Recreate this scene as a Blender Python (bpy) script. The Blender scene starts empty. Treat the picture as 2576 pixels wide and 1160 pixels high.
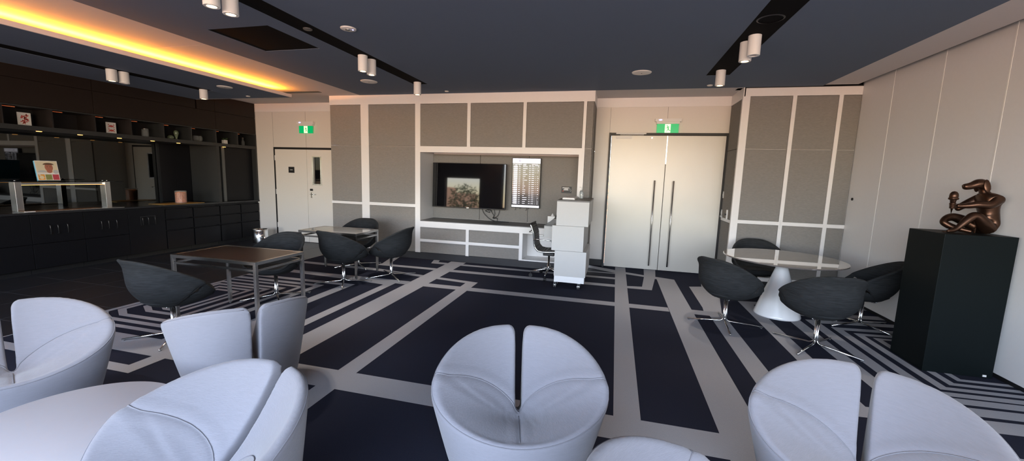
import bpy, bmesh, math, random
from mathutils import Vector, Matrix, noise
from mathutils.bvhtree import BVHTree
from mathutils.kdtree import KDTree
random.seed(7)
PI = math.pi
S = bpy.context.scene
COL = S.collection
sin, cos = math.sin, math.cos

# ------------------------------------------------------------------ materials
def srgb(r, g, b):
    f = lambda c: (c/255/12.92) if c/255 <= .04045 else ((c/255+.055)/1.055)**2.4
    return (f(r), f(g), f(b), 1)

MATS = {}
def mat(name, col, rough=.6, metal=0., spec=.5, var=0., vscale=30., bump=0., bscale=200., stretch=(1, 1, 1),
        emit=None, estr=0., trans=0., ior=1.5, alpha=1., sheen=0., coat=0.):
    m = bpy.data.materials.new(name); m.use_nodes = True
    n = m.node_tree.nodes; l = m.node_tree.links; b = n['Principled BSDF']
    b.inputs['Base Color'].default_value = col
    b.inputs['Roughness'].default_value = rough
    b.inputs['Metallic'].default_value = metal
    b.inputs['Specular IOR Level'].default_value = spec
    b.inputs['IOR'].default_value = ior
    b.inputs['Alpha'].default_value = alpha
    b.inputs['Sheen Weight'].default_value = sheen
    b.inputs['Coat Weight'].default_value = coat
    if trans: b.inputs['Transmission Weight'].default_value = trans
    if emit:
        b.inputs['Emission Color'].default_value = emit
        b.inputs['Emission Strength'].default_value = estr
    tc = n.new('ShaderNodeTexCoord'); mp = n.new('ShaderNodeMapping'); mp.inputs['Scale'].default_value = stretch
    l.new(tc.outputs['Object'], mp.inputs['Vector'])
    if True:
        nz = n.new('ShaderNodeTexNoise'); nz.inputs['Scale'].default_value = vscale; nz.inputs['Detail'].default_value = 4
        l.new(mp.outputs['Vector'], nz.inputs['Vector'])
        mx = n.new('ShaderNodeMix'); mx.data_type = 'RGBA'
        v = max(var, .02)
        mx.inputs['A'].default_value = tuple(c*(1-v) for c in col[:3])+(1,)
        mx.inputs['B'].default_value = tuple(min(1, c*(1+v)) for c in col[:3])+(1,)
        l.new(nz.outputs['Fac'], mx.inputs['Factor']); l.new(mx.outputs['Result'], b.inputs['Base Color'])
    if bump:
        nb = n.new('ShaderNodeTexNoise'); nb.inputs['Scale'].default_value = bscale; nb.inputs['Detail'].default_value = 3
        l.new(mp.outputs['Vector'], nb.inputs['Vector'])
        bp = n.new('ShaderNodeBump'); bp.inputs['Strength'].default_value = bump; bp.inputs['Distance'].default_value = .002
        l.new(nb.outputs['Fac'], bp.inputs['Height']); l.new(bp.outputs['Normal'], b.inputs['Normal'])
    MATS[name] = m
    return m

m_white = mat('white_paint', (.80, .78, .76, 1), .42, var=.02)
m_panel = mat('grey_acoustic_fabric', (.245, .232, .215, 1), .95, var=.22, vscale=70, stretch=(.35, .35, 2.2), bump=.5, bscale=260, spec=.15)
m_recess = mat('satin_wall_panel', (.70, .66, .61, 1), .38, var=.02)
m_door = mat('satin_door', (.60, .575, .52, 1), .33, metal=.08, var=.04, vscale=2.5, spec=.6)
m_door2 = mat('painted_door', (.74, .70, .64, 1), .4, var=.02)
m_opwall = mat('operable_wall_laminate', (.80, .80, .80, 1), .45, var=.02)
m_strip = mat('bright_seam_strip', (.9, .9, .88, 1), .35)
m_black = mat('black_frame', (.008, .008, .009, 1), .5)
m_blackgap = mat('black_recess', (.004, .004, .005, 1), .9, spec=.1)
m_ceild = mat('dark_ceiling_paint', (.135, .172, .238, 1), .85, var=.02, spec=.2)
m_ceill = mat('light_ceiling_paint', (.66, .63, .63, 1), .8, var=.01, spec=.2)
m_carpd = mat('navy_carpet', (.018, .020, .034, 1), 1., var=.3, vscale=180, bump=.6, bscale=500, spec=.1)
m_carpl = mat('grey_carpet', (.335, .335, .355, 1), 1., var=.14, vscale=220, bump=.6, bscale=500, spec=.1)
m_tile = mat('charcoal_floor_tile', (.022, .022, .026, 1), .42, var=.1, vscale=6)
m_cab = mat('black_cabinet_laminate', (.006, .006, .0075, 1), .38, spec=.22, var=.1, vscale=8)
m_cabup = mat('orange_lit_cabinet_laminate', (.016, .010, .0075, 1), .5, spec=.25, var=.12, vscale=8)  # black laminate, with the orange light on the upper doors painted in as brown
m_cabin = mat('dark_cubby_lining', (.010, .0065, .0055, 1), .6)
m_mirror = mat('black_mirror_glass', (.085, .09, .09, 1), .02, metal=1.)
m_worktop = mat('black_stone_worktop', (.016, .016, .018, 1), .22)
m_chrome = mat('polished_chrome', (.78, .79, .80, 1), .12, metal=1.)
m_steel = mat('brushed_steel', (.66, .65, .63, 1), .24, metal=1., var=.05)
m_lounge = mat('pale_blue_grey_upholstery', (.190, .192, .222, 1), .85, var=.09, vscale=75, stretch=(.3, .3, 2.8), bump=.55, bscale=240, spec=.25, sheen=.25)
m_pipe = mat('pale_blue_grey_piping', (.165, .167, .19, 1), .85)
m_tub = mat('charcoal_woven_fabric', (.021, .023, .025, 1), .9, var=.85, vscale=48, stretch=(.25, .25, 3.4), bump=.5, bscale=300, spec=.2)
m_tubin = mat('charcoal_seam', (.010, .010, .011, 1), .95)
m_tabletop = mat('dark_brown_table_panel', (.028, .017, .014, 1), .28, var=.15, vscale=12)
m_tabletop2 = mat('grey_glass_table_panel', (.10, .10, .10, 1), .12, coat=.4)
m_gloss = mat('gloss_white', (.84, .85, .86, 1), .18, coat=.3)
m_lowtop = mat('white_laminate_tabletop', (.42, .42, .46, 1), .4, var=.01)
m_bronze = mat('dark_bronze', (.085, .046, .030, 1), .33, metal=.9, var=.5, vscale=14)
m_ped = mat('black_plinth_paint', (.003, .0055, .006, 1), .5, spec=.12, var=.1)
m_lect = mat('light_grey_laminate', (.50, .50, .49, 1), .5, var=.02)
m_dgrey = mat('dark_grey_laminate', (.09, .088, .088, 1), .45)
m_leather = mat('black_leather', (.018, .017, .017, 1), .35, bump=.3, bscale=120)
m_rubber = mat('grey_rubber', (.10, .10, .105, 1), .6)
m_screen = mat('black_screen_glass', (.004, .004, .005, 1), .03, spec=.32)
m_plasticw = mat('white_plastic', (.75, .74, .72, 1), .4)
m_lampw = mat('white_lamp_housing', (.80, .81, .80, 1), .5)
m_lens = mat('dark_lamp_lens', (.02, .02, .02, 1), .3)
m_lamp = mat('lit_lamp_lens', (1, .8, .5, 1), .5, emit=(1, .62, .28, 1), estr=14)
m_lampdim = mat('dim_lamp_lens', (1, .7, .4, 1), .5, emit=(1, .45, .12, 1), estr=3)
m_led = mat('amber_led_strip', (1, .6, .2, 1), .5, emit=(1, .31, .02, 1), estr=190)
m_ledc = mat('warm_cubby_led', (1, .5, .2, 1), .5, emit=(1, .16, .05, 1), estr=.22)
m_green = mat('exit_sign_green', (.0, .35, .12, 1), .3, emit=(.0, .55, .16, 1), estr=.55)
m_signw = mat('exit_sign_white', (.9, .95, .8, 1), .3, emit=(.85, 1., .7, 1), estr=.75)
m_blueled = mat('blue_indicator', (.3, .3, 1, 1), .3, emit=(.35, .35, 1, 1), estr=4)
m_disp = mat('display_white', (.8, .8, .9, 1), .3, emit=(.80, .78, .92, 1), estr=.85)
m_dispbg = mat('display_background', (.03, .03, .035, 1), .08, emit=(.20, .19, .19, 1), estr=.3, spec=.25)
m_displogo = mat('display_logo_grey', (.3, .3, .4, 1), .4, emit=(.32, .31, .42, 1), estr=.9)
m_glass = mat('clear_glass', (.75, .8, .8, 1), .06, alpha=.09, coat=.6)
m_tableglass = mat('glossy_table_glass', (.30, .27, .26, 1), .04, metal=.55, coat=1.)
m_jar = mat('jar_sweets', (.42, .13, .05, 1), .3, var=.95, vscale=45)
m_soap = mat('clear_gel', (.8, .85, .85, 1), .08, trans=.8)
m_green2 = mat('pale_green_ceramic', (.16, .2, .12, 1), .25, coat=.5)
m_red = mat('coral_red_print', (.55, .08, .06, 1), .7)
m_card = mat('white_card', (.75, .72, .68, 1), .7)
m_cream = mat('cream_card', (.72, .62, .42, 1), .6)
m_skin = mat('printed_skin_tone', (.42, .15, .09, 1), .6, var=.2)
m_hair = mat('printed_brown', (.14, .07, .04, 1), .6)
m_orange = mat('printed_orange', (.75, .33, .06, 1), .6, var=.4, vscale=40)
m_olive = mat('printed_olive', (.24, .25, .08, 1), .6, var=.4, vscale=40)
m_berry = mat('printed_berry_red', (.45, .06, .08, 1), .6, var=.5, vscale=90)
m_cyan = mat('blue_book_spine', (.20, .55, .75, 1), .5)
m_concrete = mat('terrace_paving', (.55, .40, .30, 1), .9)
m_peach = mat('peach_render', (.75, .45, .28, 1), .9)
m_leaf = mat('tree_leaves', (.05, .09, .03, 1), .8)
m_bark = mat('tree_bark', (.08, .05, .03, 1), .9)
m_copper = mat('copper_hotplate', (.35, .2, .12, 1), .3, metal=.8, var=.5, vscale=9)

# ------------------------------------------------------------------ helpers
def link(name, me, m, parent=None, smooth=False, loc=None):
    o = bpy.data.objects.new(name, me)
    if m is not None:
        for x in (m if isinstance(m, (list, tuple)) else [m]): me.materials.append(x)
    if smooth:
        for p in me.polygons: p.use_smooth = True
    COL.objects.link(o)
    if parent: o.parent = parent
    if loc: o.location = loc
    return o

def obj(name, bm, m, parent=None, smooth=False, loc=None):
    me = bpy.data.meshes.new(name); bm.normal_update(); bm.to_mesh(me); bm.free()
    return link(name, me, m, parent, smooth, loc)

def sharp(o, deg=22):
    me = o.data; bm = bmesh.new(); bm.from_mesh(me)
    for e in bm.edges:
        if len(e.link_faces) == 2 and e.calc_face_angle(0) > math.radians(deg): e.smooth = False
    bm.to_mesh(me); bm.free()
    for p in me.polygons: p.use_smooth = True
    return o

def B(bm, x0, x1, y0, y1, z0, z1, bev=0., mi=0):
    vs = [bm.verts.new(p) for p in ((x0,y0,z0),(x1,y0,z0),(x1,y1,z0),(x0,y1,z0),(x0,y0,z1),(x1,y0,z1),(x1,y1,z1),(x0,y1,z1))]
    fs = [bm.faces.new([vs[i] for i in q]) for q in ((0,3,2,1),(4,5,6,7),(0,1,5,4),(1,2,6,5),(2,3,7,6),(3,0,4,7))]
    for f in fs: f.material_index = mi
    if bev:
        es = list({e for f in fs for e in f.edges})
        bmesh.ops.bevel(bm, geom=es, offset=bev, segments=2, affect='EDGES', profile=.5)
    return vs

def box(name, x0, x1, y0, y1, z0, z1, m, parent=None, bev=0.):
    bm = bmesh.new(); B(bm, x0, x1, y0, y1, z0, z1, bev); return obj(name, bm, m, parent)

def tube(bm, pts, r, seg=10, cap=True):
    pts = [Vector(p) for p in pts]; rs = r if isinstance(r, (list, tuple)) else [r]*len(pts)
    rings = []; up = None
    for i, p in enumerate(pts):
        if i == 0: d = pts[1]-pts[0]
        elif i == len(pts)-1: d = pts[-1]-pts[-2]
        else: d = (pts[i+1]-p).normalized()+(p-pts[i-1]).normalized()
        d.normalize()
        if up is None:
            up = Vector((0,0,1)) if abs(d.z) < .9 else Vector((1,0,0))
        a = d.cross(up)
        if a.length < 1e-5: a = d.cross(Vector((0,1,0)))
        a.normalize(); b = d.cross(a).normalized(); up = -b if b.dot(up) < 0 else b
        up = a.cross(d).normalized()
        rings.append([bm.verts.new(p+a*rs[i]*cos(t)+up*rs[i]*sin(t)) for t in [2*PI*k/seg for k in range(seg)]])
    for i in range(len(rings)-1):
        for k in range(seg):
            bm.faces.new((rings[i][k], rings[i][(k+1) % seg], rings[i+1][(k+1) % seg], rings[i+1][k]))
    if cap:
        bm.faces.new(rings[0][::-1]); bm.faces.new(rings[-1])

def lathe(bm, prof, seg=32, c=(0,0,0), cap0=True, cap1=True):
    rings = []
    for r, z in prof:
        rings.append([bm.verts.new((c[0]+r*cos(2*PI*k/seg), c[1]+r*sin(2*PI*k/seg), c[2]+z)) for k in range(seg)])
    for i in range(len(rings)-1):
        for k in range(seg):
            bm.faces.new((rings[i][k], rings[i][(k+1) % seg], rings[i+1][(k+1) % seg], rings[i+1][k]))
    if cap0: bm.faces.new(rings[0][::-1])
    if cap1: bm.faces.new(rings[-1])

def poly(bm, pts, z=0., mi=0):
    vs = [bm.verts.new((p[0], p[1], z)) for p in pts]
    f = bm.faces.new(vs); f.normal_update()
    if f.normal.z < 0: f.normal_flip()
    f.material_index = mi
    return f

def tag(o, label=None, cat=None, group=None, kind=None):
    if label: o['label'] = label
    if cat: o['category'] = cat
    if group: o['group'] = group
    if kind: o['kind'] = kind
    return o

def thing(name, label, cat, loc=(0,0,0), rz=0., group=None):
    o = bpy.data.objects.new(name, None); o.empty_display_size = .1
    COL.objects.link(o); o.location = loc; o.rotation_euler = (0, 0, rz)
    return tag(o, label, cat, group)

def struct(o): o['kind'] = 'structure'; return o

def kids(o): return [c for c in bpy.data.objects if c.parent == o]
def dup(root, loc, rz=0., label=None, group=None):
    r = root.copy(); COL.objects.link(r); r.location = loc; r.rotation_euler = (0, 0, rz)
    if label: r['label'] = label
    if group: r['group'] = group
    for ch in kids(root):
        c = ch.copy(); COL.objects.link(c); c.parent = r
        for g in kids(ch):
            d = g.copy(); COL.objects.link(d); d.parent = c
    return r

ZC = 3.03; YT = 6.98; YR = 7.66; YB = -2.8; XL = -7.9; XR = 3.30

# ------------------------------------------------------------------ floor: navy carpet with its grey line pattern, charcoal tiles to the left
bm = bmesh.new()
B(bm, -9.0, XR+.1, YB-.1, YR+.3, -.12, -.002, mi=2)
poly(bm, [(-9, YB), (-5.36, YB), (-5.36, YR+.2), (-9, YR+.2)], 0., 2)
poly(bm, [(-5.36, 6.95), (-.41, 6.95), (-.41, YR+.2), (-5.36, YR+.2)], 0., 2)
poly(bm, [(-5.36, YB), (XR+.05, YB), (XR+.05, 6.95), (-5.36, 6.95)], 0., 0)
poly(bm, [(-.41, 6.95), (XR+.05, 6.95), (XR+.05, YR+.2), (-.41, YR+.2)], 0., 0)
Zp = [.0008]
def L(*pts):
    Zp[0] += .00004
    poly(bm, pts, Zp[0], 1)
def R(x0, x1, y0, y1): L((x0, y0), (x1, y0), (x1, y1), (x0, y1))
R(-2.88, -2.59, YB, 6.95)
L((-2.59, 5.78), (-2.59, 5.67), (-2.09, 5.60), (-2.09, YB), (-1.925, YB), (-1.925, 5.69))
R(-2.59, .74, 5.22, 5.39)
R(-2.59, .08, 6.68, 6.80); R(-2.59, .08, 6.18, 6.33)
R(-4.24, .75, 2.44, 2.70)
R(.08, .26, 2.44, 7.66)
L((-.41, 7.62), (.08, 7.38), (.08, 7.14), (-.41, 7.42)); R(-.9, .08, 7.07, 7.13)
L((.26, 7.28), (.57, 7.15), (.56, 7.02), (.26, 7.12))
L((.585, 7.66), (.785, 7.66), (.74, 7.11), (.61, 6.19), (.26, 6.18), (.26, 6.31), (.48, 6.35), (.55, 7.02))
L((.73, 7.11), (1.025, 7.01), (1.025, YB), (.745, YB), (.745, 6.94), (.70, 6.95))
R(1.025, 1.2, 5.22, 5.40)
L((1.165, 5.4), (1.18, 5.54), (1.19, 6.62), (1.38, 6.69), (1.53, 7.64), (1.64, 7.64), (1.56, 6.37), (1.375, 5.4), (1.375, YB), (1.2, YB), (1.2, 5.3))
def ring_r(x, w, y0, slope, wy, yb, slb, wyb):
    # a stripe coming from the right wall, turning down along x and back to the right wall
    xr = XR
    L((x, y0), (xr, y0+slope*(xr-x)), (xr, y0+slope*(xr-x)-wy), (x+w, y0+slope*w-wy), (x+w, yb+wyb), (xr, yb+wyb+slb*(xr-x)), (xr, yb+slb*(xr-x)), (x, yb))
ring_r(1.72, .16, 6.04, .17, .15, 3.20, .06, .17)
ring_r(2.10, .135, 5.72, .165, .145, 3.44, .05, .13)
ring_r(2.31, .12, 5.47, .15, .115, 3.62, .045, .10)
ring_r(2.49, .09, 5.27, .12, .09, 3.75, .04, .075)
ring_r(2.645, .075, 5.13, .10, .07, 3.87, .035, .06)
ring_r(2.775, .065, 5.03, .09, .055, 3.98, .03, .055)
ring_r(2.90, .055, 4.93, .08, .05, 4.09, .03, .05)
ring_r(1.42+.28, .0+.06, 2.95, .02, .08, 2.40, .02, .08)
def ring_l(x0, x1, y0, y1, w, bev=.22):
    # concentric outlines at the left with one bevelled corner
    o = [(x0, y0+.06+bev*.3), (x0+bev, y0), (x1, y0), (x1, y1), (x0, y1)]
    i = [(x0+w, y0+.06+bev*.3+w*.7), (x0+bev+w*.3, y0+w), (x1-w, y0+w), (x1-w, y1-w), (x0+w, y1-w)]
    for k in range(5): L(o[k], o[(k+1) % 5], i[(k+1) % 5], i[k])
ring_l(-5.06, -4.69, 3.33, 4.17, .055); ring_l(-5.155, -4.58, 3.22, 4.28, .06)
ring_l(-5.28, -4.42, 3.05, 4.39, .065); ring_l(-5.36, -4.27, 2.93, 4.50, .065)
def ring_u(x1, y0, y1, wx, wt, wb):
    L((-5.36, y1), (x1, y1), (x1, y0), (-5.36+.3, y0), (-5.36+.3, y0+wb), (x1-wx, y0+wb), (x1-wx, y1-wt), (-5.36, y1-wt))
ring_u(-4.09, 2.81, 4.64, .07, .06, .06)
ring_u(-3.90, 2.69, 4.79, .10, .09, .03)
ring_u(-3.53, 2.69, 4.97, .145, .10, .02)
L((-5.36, 5.39), (-2.88, 5.39), (-2.88, 5.22), (-3.035, 5.22), (-3.035, 2.6), (-3.16, 2.6), (-3.16, 5.10), (-3.70, 5.17), (-4.65, 5.23), (-5.36, 5.25))
L((-5.36, 5.99), (-3.81, 5.96), (-2.88, 5.81), (-2.88, 5.70), (-3.78, 5.82), (-5.36, 5.86))
L((-3.95, 6.32), (-2.88, 6.32), (-2.88, 6.19), (-3.95, 6.19))
L((-4.09, 6.95), (-3.94, 6.95), (-3.76, 6.19), (-3.90, 6.19))
L((-3.23, 6.95), (-3.15, 6.66), (-2.88, 6.66), (-2.88, 6.79), (-3.07, 6.80), (-3.11, 6.95))
L((-5.36, 2.60), (-4.24, 2.44), (-3.71, 2.44), (-3.71, 2.27), (-5.36, 2.27), (-5.36, 2.17), (-3.565, 2.17), (-3.565, 2.44), (-3.04, 2.44), (-3.04, 2.70), (-4.6, 2.70), (-5.36, 2.78))
R(-5.36, -2.88, .9, 1.05); R(-1.925, .745, .55, .75); R(1.375, XR, .9, 1.1); R(1.375, XR, 1.5, 1.62); R(1.375, XR, 2.0, 2.1)
R(-5.36, -5.34, YB, 6.95)
# tile joints
floor = struct(obj('floor', bm, [m_carpd, m_carpl, m_tile]))
bm = bmesh.new()
for y in [YB+.6*i for i in range(1, 16)]: B(bm, -7.84, -5.37, y-.0015, y+.0015, -.001, .0006)
for x in (-7.2, -6.6, -6.0): B(bm, x-.0015, x+.0015, YB, 7.6, -.001, .0006)
m_joint = mat('tile_joint', (.045, .045, .05, 1), .8)
o = obj('tile_joints', bm, m_joint, floor)

# ------------------------------------------------------------------ ceiling
bm = bmesh.new()
B(bm, -9.0, XR+.1, YB-.1, YR+.2, ZC+.12, ZC+.3, mi=2)
def CL(x0, x1, y0, y1, mi, z=ZC): B(bm, x0, x1, y0, y1, z, z+.06, mi=mi)
CL(XL-.8, -4.77, YB, YR+.1, 1)
T1 = (-3.27, -3.03, YB, 6.26); T2 = (1.085, 1.375, YB, 6.19); SQ = (-4.26, -3.49, 3.58, 4.33)
# dark field with cut-outs for the two light tracks and the square access panel
CL(-4.77, SQ[0], YB, YT, 0); CL(SQ[0], SQ[1], YB, SQ[2], 0); CL(SQ[0], SQ[1], SQ[3], YT, 0); CL(SQ[1], T1[0], YB, YT, 0)
CL(T1[0], T1[1], T1[3], YT, 0); CL(T1[1], T2[0], YB, YT, 0); CL(T2[0], T2[1], T2[3], YT, 0); CL(T2[1], 2.79, YB, YT, 0)
CL(-4.77, 1.78, YT, YR+.1, 1)
CL(2.79, 3.20, YB, 6.91, 1)
CL(SQ[0], SQ[1], SQ[2], SQ[3], 2, ZC+.004)
B(bm, 1.70, XR+.15, YT+.052, YT+.2, ZC+.0, ZC+.2, mi=2); B(bm, -5.6, -.40, YT+.052, YT+.2, ZC+.001, ZC+.2, mi=2)
CL(T1[0], T1[1], T1[2], T1[3], 2, ZC+.004); CL(T2[0], T2[1], T2[2], T2[3], 2, ZC+.004)
for x in (-5.3,): B(bm, -6.9, -4.78, 3.995, 4.0, ZC-.0008, ZC+.01, mi=1)
ceiling = struct(obj('ceiling', bm, [m_ceild, m_ceill, m_blackgap]))
# dropped bulkhead over the counter with its own track slot
bm = bmesh.new(); ZB = 2.88
TL = (-6.91, -6.67)
B(bm, XL, TL[0], YB, 6.32, ZB, ZB+.03, mi=0); B(bm, TL[1], -5.71, YB, 6.32, ZB, ZB+.03, mi=0); B(bm, TL[0], TL[1], 5.65, 6.32, ZB, ZB+.03, mi=0)
B(bm, TL[0], TL[1], YB, 5.65, ZB+.004, ZB+.03, mi=2)
B(bm, -5.725, -5.705, YB, 6.32, ZB-.0005, ZB+.052, mi=1); B(bm, -6.3, -5.71, 6.30, 6.33, ZB-.0005, ZB+.052, mi=1)
B(bm, XL, -5.71, 6.31, 6.33, ZB-.0005, ZB+.03, mi=1)
bulk = struct(obj('trim_1', bm, [m_ceild, m_ceill, m_blackgap]))
bm = bmesh.new(); B(bm, -5.96, -5.91, YB+.1, 6.22, ZB+.035, ZB+.047)
tag(obj('led_strip_light', bm, m_led), 'amber glowing light strip hidden in the ceiling cove above the left counter', 'light strip')
t = tag(box('slot_diffuser', -6.12, -5.35, 6.56, 6.66, ZC-.004, ZC+.0, m_black), 'dark slot air diffuser in the pale ceiling at the end of the amber cove', 'air vent')

# ------------------------------------------------------------------ far wall (television wall)
def bxs(name, lst, m, parent=None, bev=0.):
    bm = bmesh.new()
    for i, q in enumerate(lst):
        e = i*.0001
        B(bm, q[0]-e, q[1]+e, q[2]-e, q[3]+e, q[4]-e*.5, q[5]+e*.5, bev)
    return obj(name, bm, m, parent)
F0, F1 = YT, YT+.05
wf = struct(bxs('wall_far', [
    (-5.446, -.412, F0, F1, 2.86, ZC),                       # crown
    (-4.765, -4.600, F0, F1, .12, 2.86), (-3.632, -3.530, F0, F1, .12, 2.86),
    (-2.620, -2.560, F0, F1, 2.105, 2.86), (-1.606, -1.550, F0, F1, 2.105, 2.86), (-.588, -.540, F0, F1, .12, 2.86),
    (-5.446, -4.765, F0, F1, .975, 1.022), (-4.600, -3.632, F0, F1, .975, 1.032),
    (-3.53, -.588, F0, F1, 1.998, 2.105), (-.630, -.588, F0, F1, .12, 2.0),
    (-3.53, -.63, F0, F1, .61, .72),
    (-2.612, -2.556, F0, F1, .12, .61), (-1.605, -1.545, F0, F1, .12, .61),
    (-3.58, -1.545, F0, F1, .332, .383), (-1.545, -.63, F0, F1, .12, .14),
    (-5.30, -3.58, F1+.02, 7.8, .12, ZC), (-3.58, -.43, F1+.001, 7.8, 2.06, ZC), (-.60, -.43, F1+.001, 7.8, .12, 2.06),
    (-3.60, -3.535, F1, 7.58, .66, 2.06),
    (-3.58, -.43, 7.58, 7.8, .12, 2.06),
    (-3.58, -1.56, F1+.02, 7.58, .12, .66), (-1.60, -1.545, F1, 7.58, .12, .66), (-1.56, -.60, 7.4, 7.58, .12, .66), (-1.56, -.60, F1, 7.58, .121, .135),
], m_white))
box('niche_shelf', -3.53, -.60, F0+.004, 7.58, .72, .735, m_dgrey, wf)
struct(bxs('baseboard_far', [(-5.42, -.43, YT+.012, YT+.10, 0, .12)], m_tile))
P0 = YT+.012; P1 = YT+.04
def panel(x0, x1, z0, z1, par, y0=P0, y1=P1): return box('acoustic_panel', x0+.004, x1-.004, y0, y1, z0+.004, z1-.004, m_panel, par, .004)
for x0, x1, z0, z1 in [(-5.446,-4.765,2.10,2.86),(-5.446,-4.765,1.022,2.10),(-5.446,-4.765,.12,.975),
        (-4.6,-3.632,2.10,2.86),(-4.6,-3.632,1.032,2.10),(-4.6,-3.632,.12,.975),
        (-3.58+.0,-2.62,2.105,2.86),(-2.56,-1.606,2.105,2.86),(-1.55,-.588,2.105,2.86),
        (-3.575,-2.612,.383,.61),(-2.556,-1.605,.383,.61),(-3.575,-2.612,.12,.332),(-2.556,-1.605,.12,.332),
        (-.54,-.412,2.10,2.86),(-.54,-.412,.12,2.10)]:
    panel(x0, x1, z0, z1, wf)
for x0, x1 in ((-3.53,-2.55),(-2.55,-1.59),(-1.59,-.63)): panel(x0, x1, .737, 1.998, wf, 7.545, 7.58)
# side return of the television wall into the door recess
for z0, z1 in ((.12,2.10),(2.10,2.86)): box('acoustic_panel', -.426, -.412, P0, YR, z0+.003, z1-.003, m_panel, wf)
bxs('return_crown', [(-.43, -.412, F1, YR, 2.86, ZC)], m_white, wf)
box('return_panel', -5.446, -5.43, F1-.01, YR, .12, ZC, m_white, wf)

# ------------------------------------------------------------------ recess walls with doors
W0, W1 = YR, YR+.12
wr = struct(bxs('wall_far_recess', [
    (-.412, -.165, W0, W1, .12, 2.873), (-.165, 1.80, W0, W1, 2.428, 2.873), (1.765, 1.80, W0, W1, .12, 2.43),
    ], m_recess))
bxs('crown', [(-.412, 1.80, W0-.012, W1, 2.873, ZC)], m_white, wr)
bxs('panel_joint', [(-.167, -.163, W0-.001, W0+.01, 2.43, 2.87), (.792, .796, W0-.001, W0+.01, 2.43, 2.87)], m_dgrey, wr)
struct(bxs('baseboard_recess', [(-.41, -.165, W0+.01, W0+.1, 0, .12)], m_black))
wl2 = struct(bxs('wall_far_left_recess', [
    (-8.9, -7.447, W0, W1, .10, 2.855), (-8.9, -7.9, W0-.01, W1, 2.85, ZC+.05), (-8.9, -7.447, W0+.01, W1, 0, .10), (-5.70, -5.40, W0, W1, 0, 2.1), (-7.447, -5.40, W0, W1, 2.09, 2.855), (-7.95, -5.4, W0+.1, W1+.05, 0, 2.1),
    ], m_recess))
bxs('crown', [(-7.9, -5.40, W0-.012, W1, 2.855, ZC)], m_white, wl2)
bxs('panel_joint', [(-7.449, -7.445, W0-.001, W0+.01, 2.09, 2.85), (-6.591, -6.587, W0-.001, W0+.01, 2.09, 2.85)], m_dgrey, wl2)

d1 = thing('door_1', None, None, (0,0,0)); d1['kind'] = 'structure'; 
del_lbl = lambda o: None
bxs('door_frame', [(-7.447, -7.405, YR-.01, YR+.1, 0, 2.09), (-7.447, -5.70, YR-.01, YR+.1, 2.05, 2.09), (-5.742, -5.70, YR-.01, YR+.1, 0, 2.09)], m_black, d1)
box('door_leaf', -7.400, -6.578, YR-.02, YR+.03, .008, 2.045, m_door2, d1, .002)
lf = bxs('door_leaf', [(-6.570, -6.435, YR-.02, YR+.03, .008, 2.045), (-6.20, -5.746, YR-.02, YR+.03, .008, 2.045),
                       (-6.435, -6.20, YR-.02, YR+.03, .008, 1.285), (-6.435, -6.20, YR-.02, YR+.03, 1.90, 2.045)], m_door2, d1)
bxs('vision_panel_frame', [(-6.44, -6.405, YR-.028, YR+.02, 1.28, 1.905), (-6.23, -6.195, YR-.028, YR+.02, 1.28, 1.905),
                           (-6.405, -6.23, YR-.028, YR+.02, 1.28, 1.31), (-6.405, -6.23, YR-.028, YR+.02, 1.885, 1.905)], m_steel, d1)
box('vision_glass', -6.405, -6.23, YR-.005, YR+.005, 1.31, 1.885, m_screen, d1)
bm = bmesh.new(); B(bm, -6.49, -6.435, YR-.032, YR-.02, 1.0, 1.12, .005); obj('lock_plate', bm, m_steel, d1)
bm = bmesh.new(); B(bm, -6.50, -6.43, YR-.04, YR-.02, 1.155, 1.20, .006); obj('card_reader', bm, m_black, d1)
bm = bmesh.new(); tube(bm, [(-6.463, YR-.03, 1.08), (-6.463, YR-.075, 1.08), (-6.35, YR-.08, 1.08)], .009); obj('door_handle', bm, m_chrome, d1, True)
for z in (.3, 1.05, 1.8): box('hinge', -7.408, -7.392, YR-.028, YR-.018, z, z+.11, m_plasticw, d1)

d2 = thing('door_2', None, None, (0,0,0)); d2['kind'] = 'structure'
bxs('door_frame', [(-.168, -.132, YR-.07, YR+.1, 0, 2.428), (-.168, 1.78, YR-.05, YR+.1, 2.388, 2.428), (1.752, 1.78, YR-.05, YR+.1, 0, 2.40),
                   (-.13, 1.75, YR+.05, YR+.1, 0, 2.4)], m_black, d2)
box('door_leaf', -.128, .812, YR-.02, YR+.03, .008, 2.384, m_door, d2, .003)
box('door_leaf', .820, 1.748, YR-.02, YR+.03, .008, 2.384, m_door, d2, .003)
for x in (.655, .967):
    bm = bmesh.new(); tube(bm, [(x, YR-.085, .09), (x, YR-.085, 1.61)], .0125, 14)
    for z in (.22, 1.48): tube(bm, [(x, YR-.085, z), (x, YR-.015, z)], .008, 10)
    obj('pull_handle', bm, m_steel, d2, True)
bxs('door_closer', [(-.05, .22, YR-.026, YR-.02, 2.325, 2.372)], m_plasticw, d2)
bxs('closer_arm', [(-.05, .46, YR-.06, YR-.04, 2.405, 2.425), (.02, .42, YR-.058, YR-.05, 2.388, 2.394)], m_plasticw, d2)
bm = bmesh.new(); lathe(bm, [(.013, 0), (.013, .008)], 16); o = obj('peephole', bm, m_steel, d2); o.location = (.56, YR-.02, 2.345); o.rotation_euler = (PI/2, 0, 0)
bxs('meeting_strip', [(.808, .824, YR-.03, YR-.02, 1.9, 2.38)], m_steel, d2)

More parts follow.
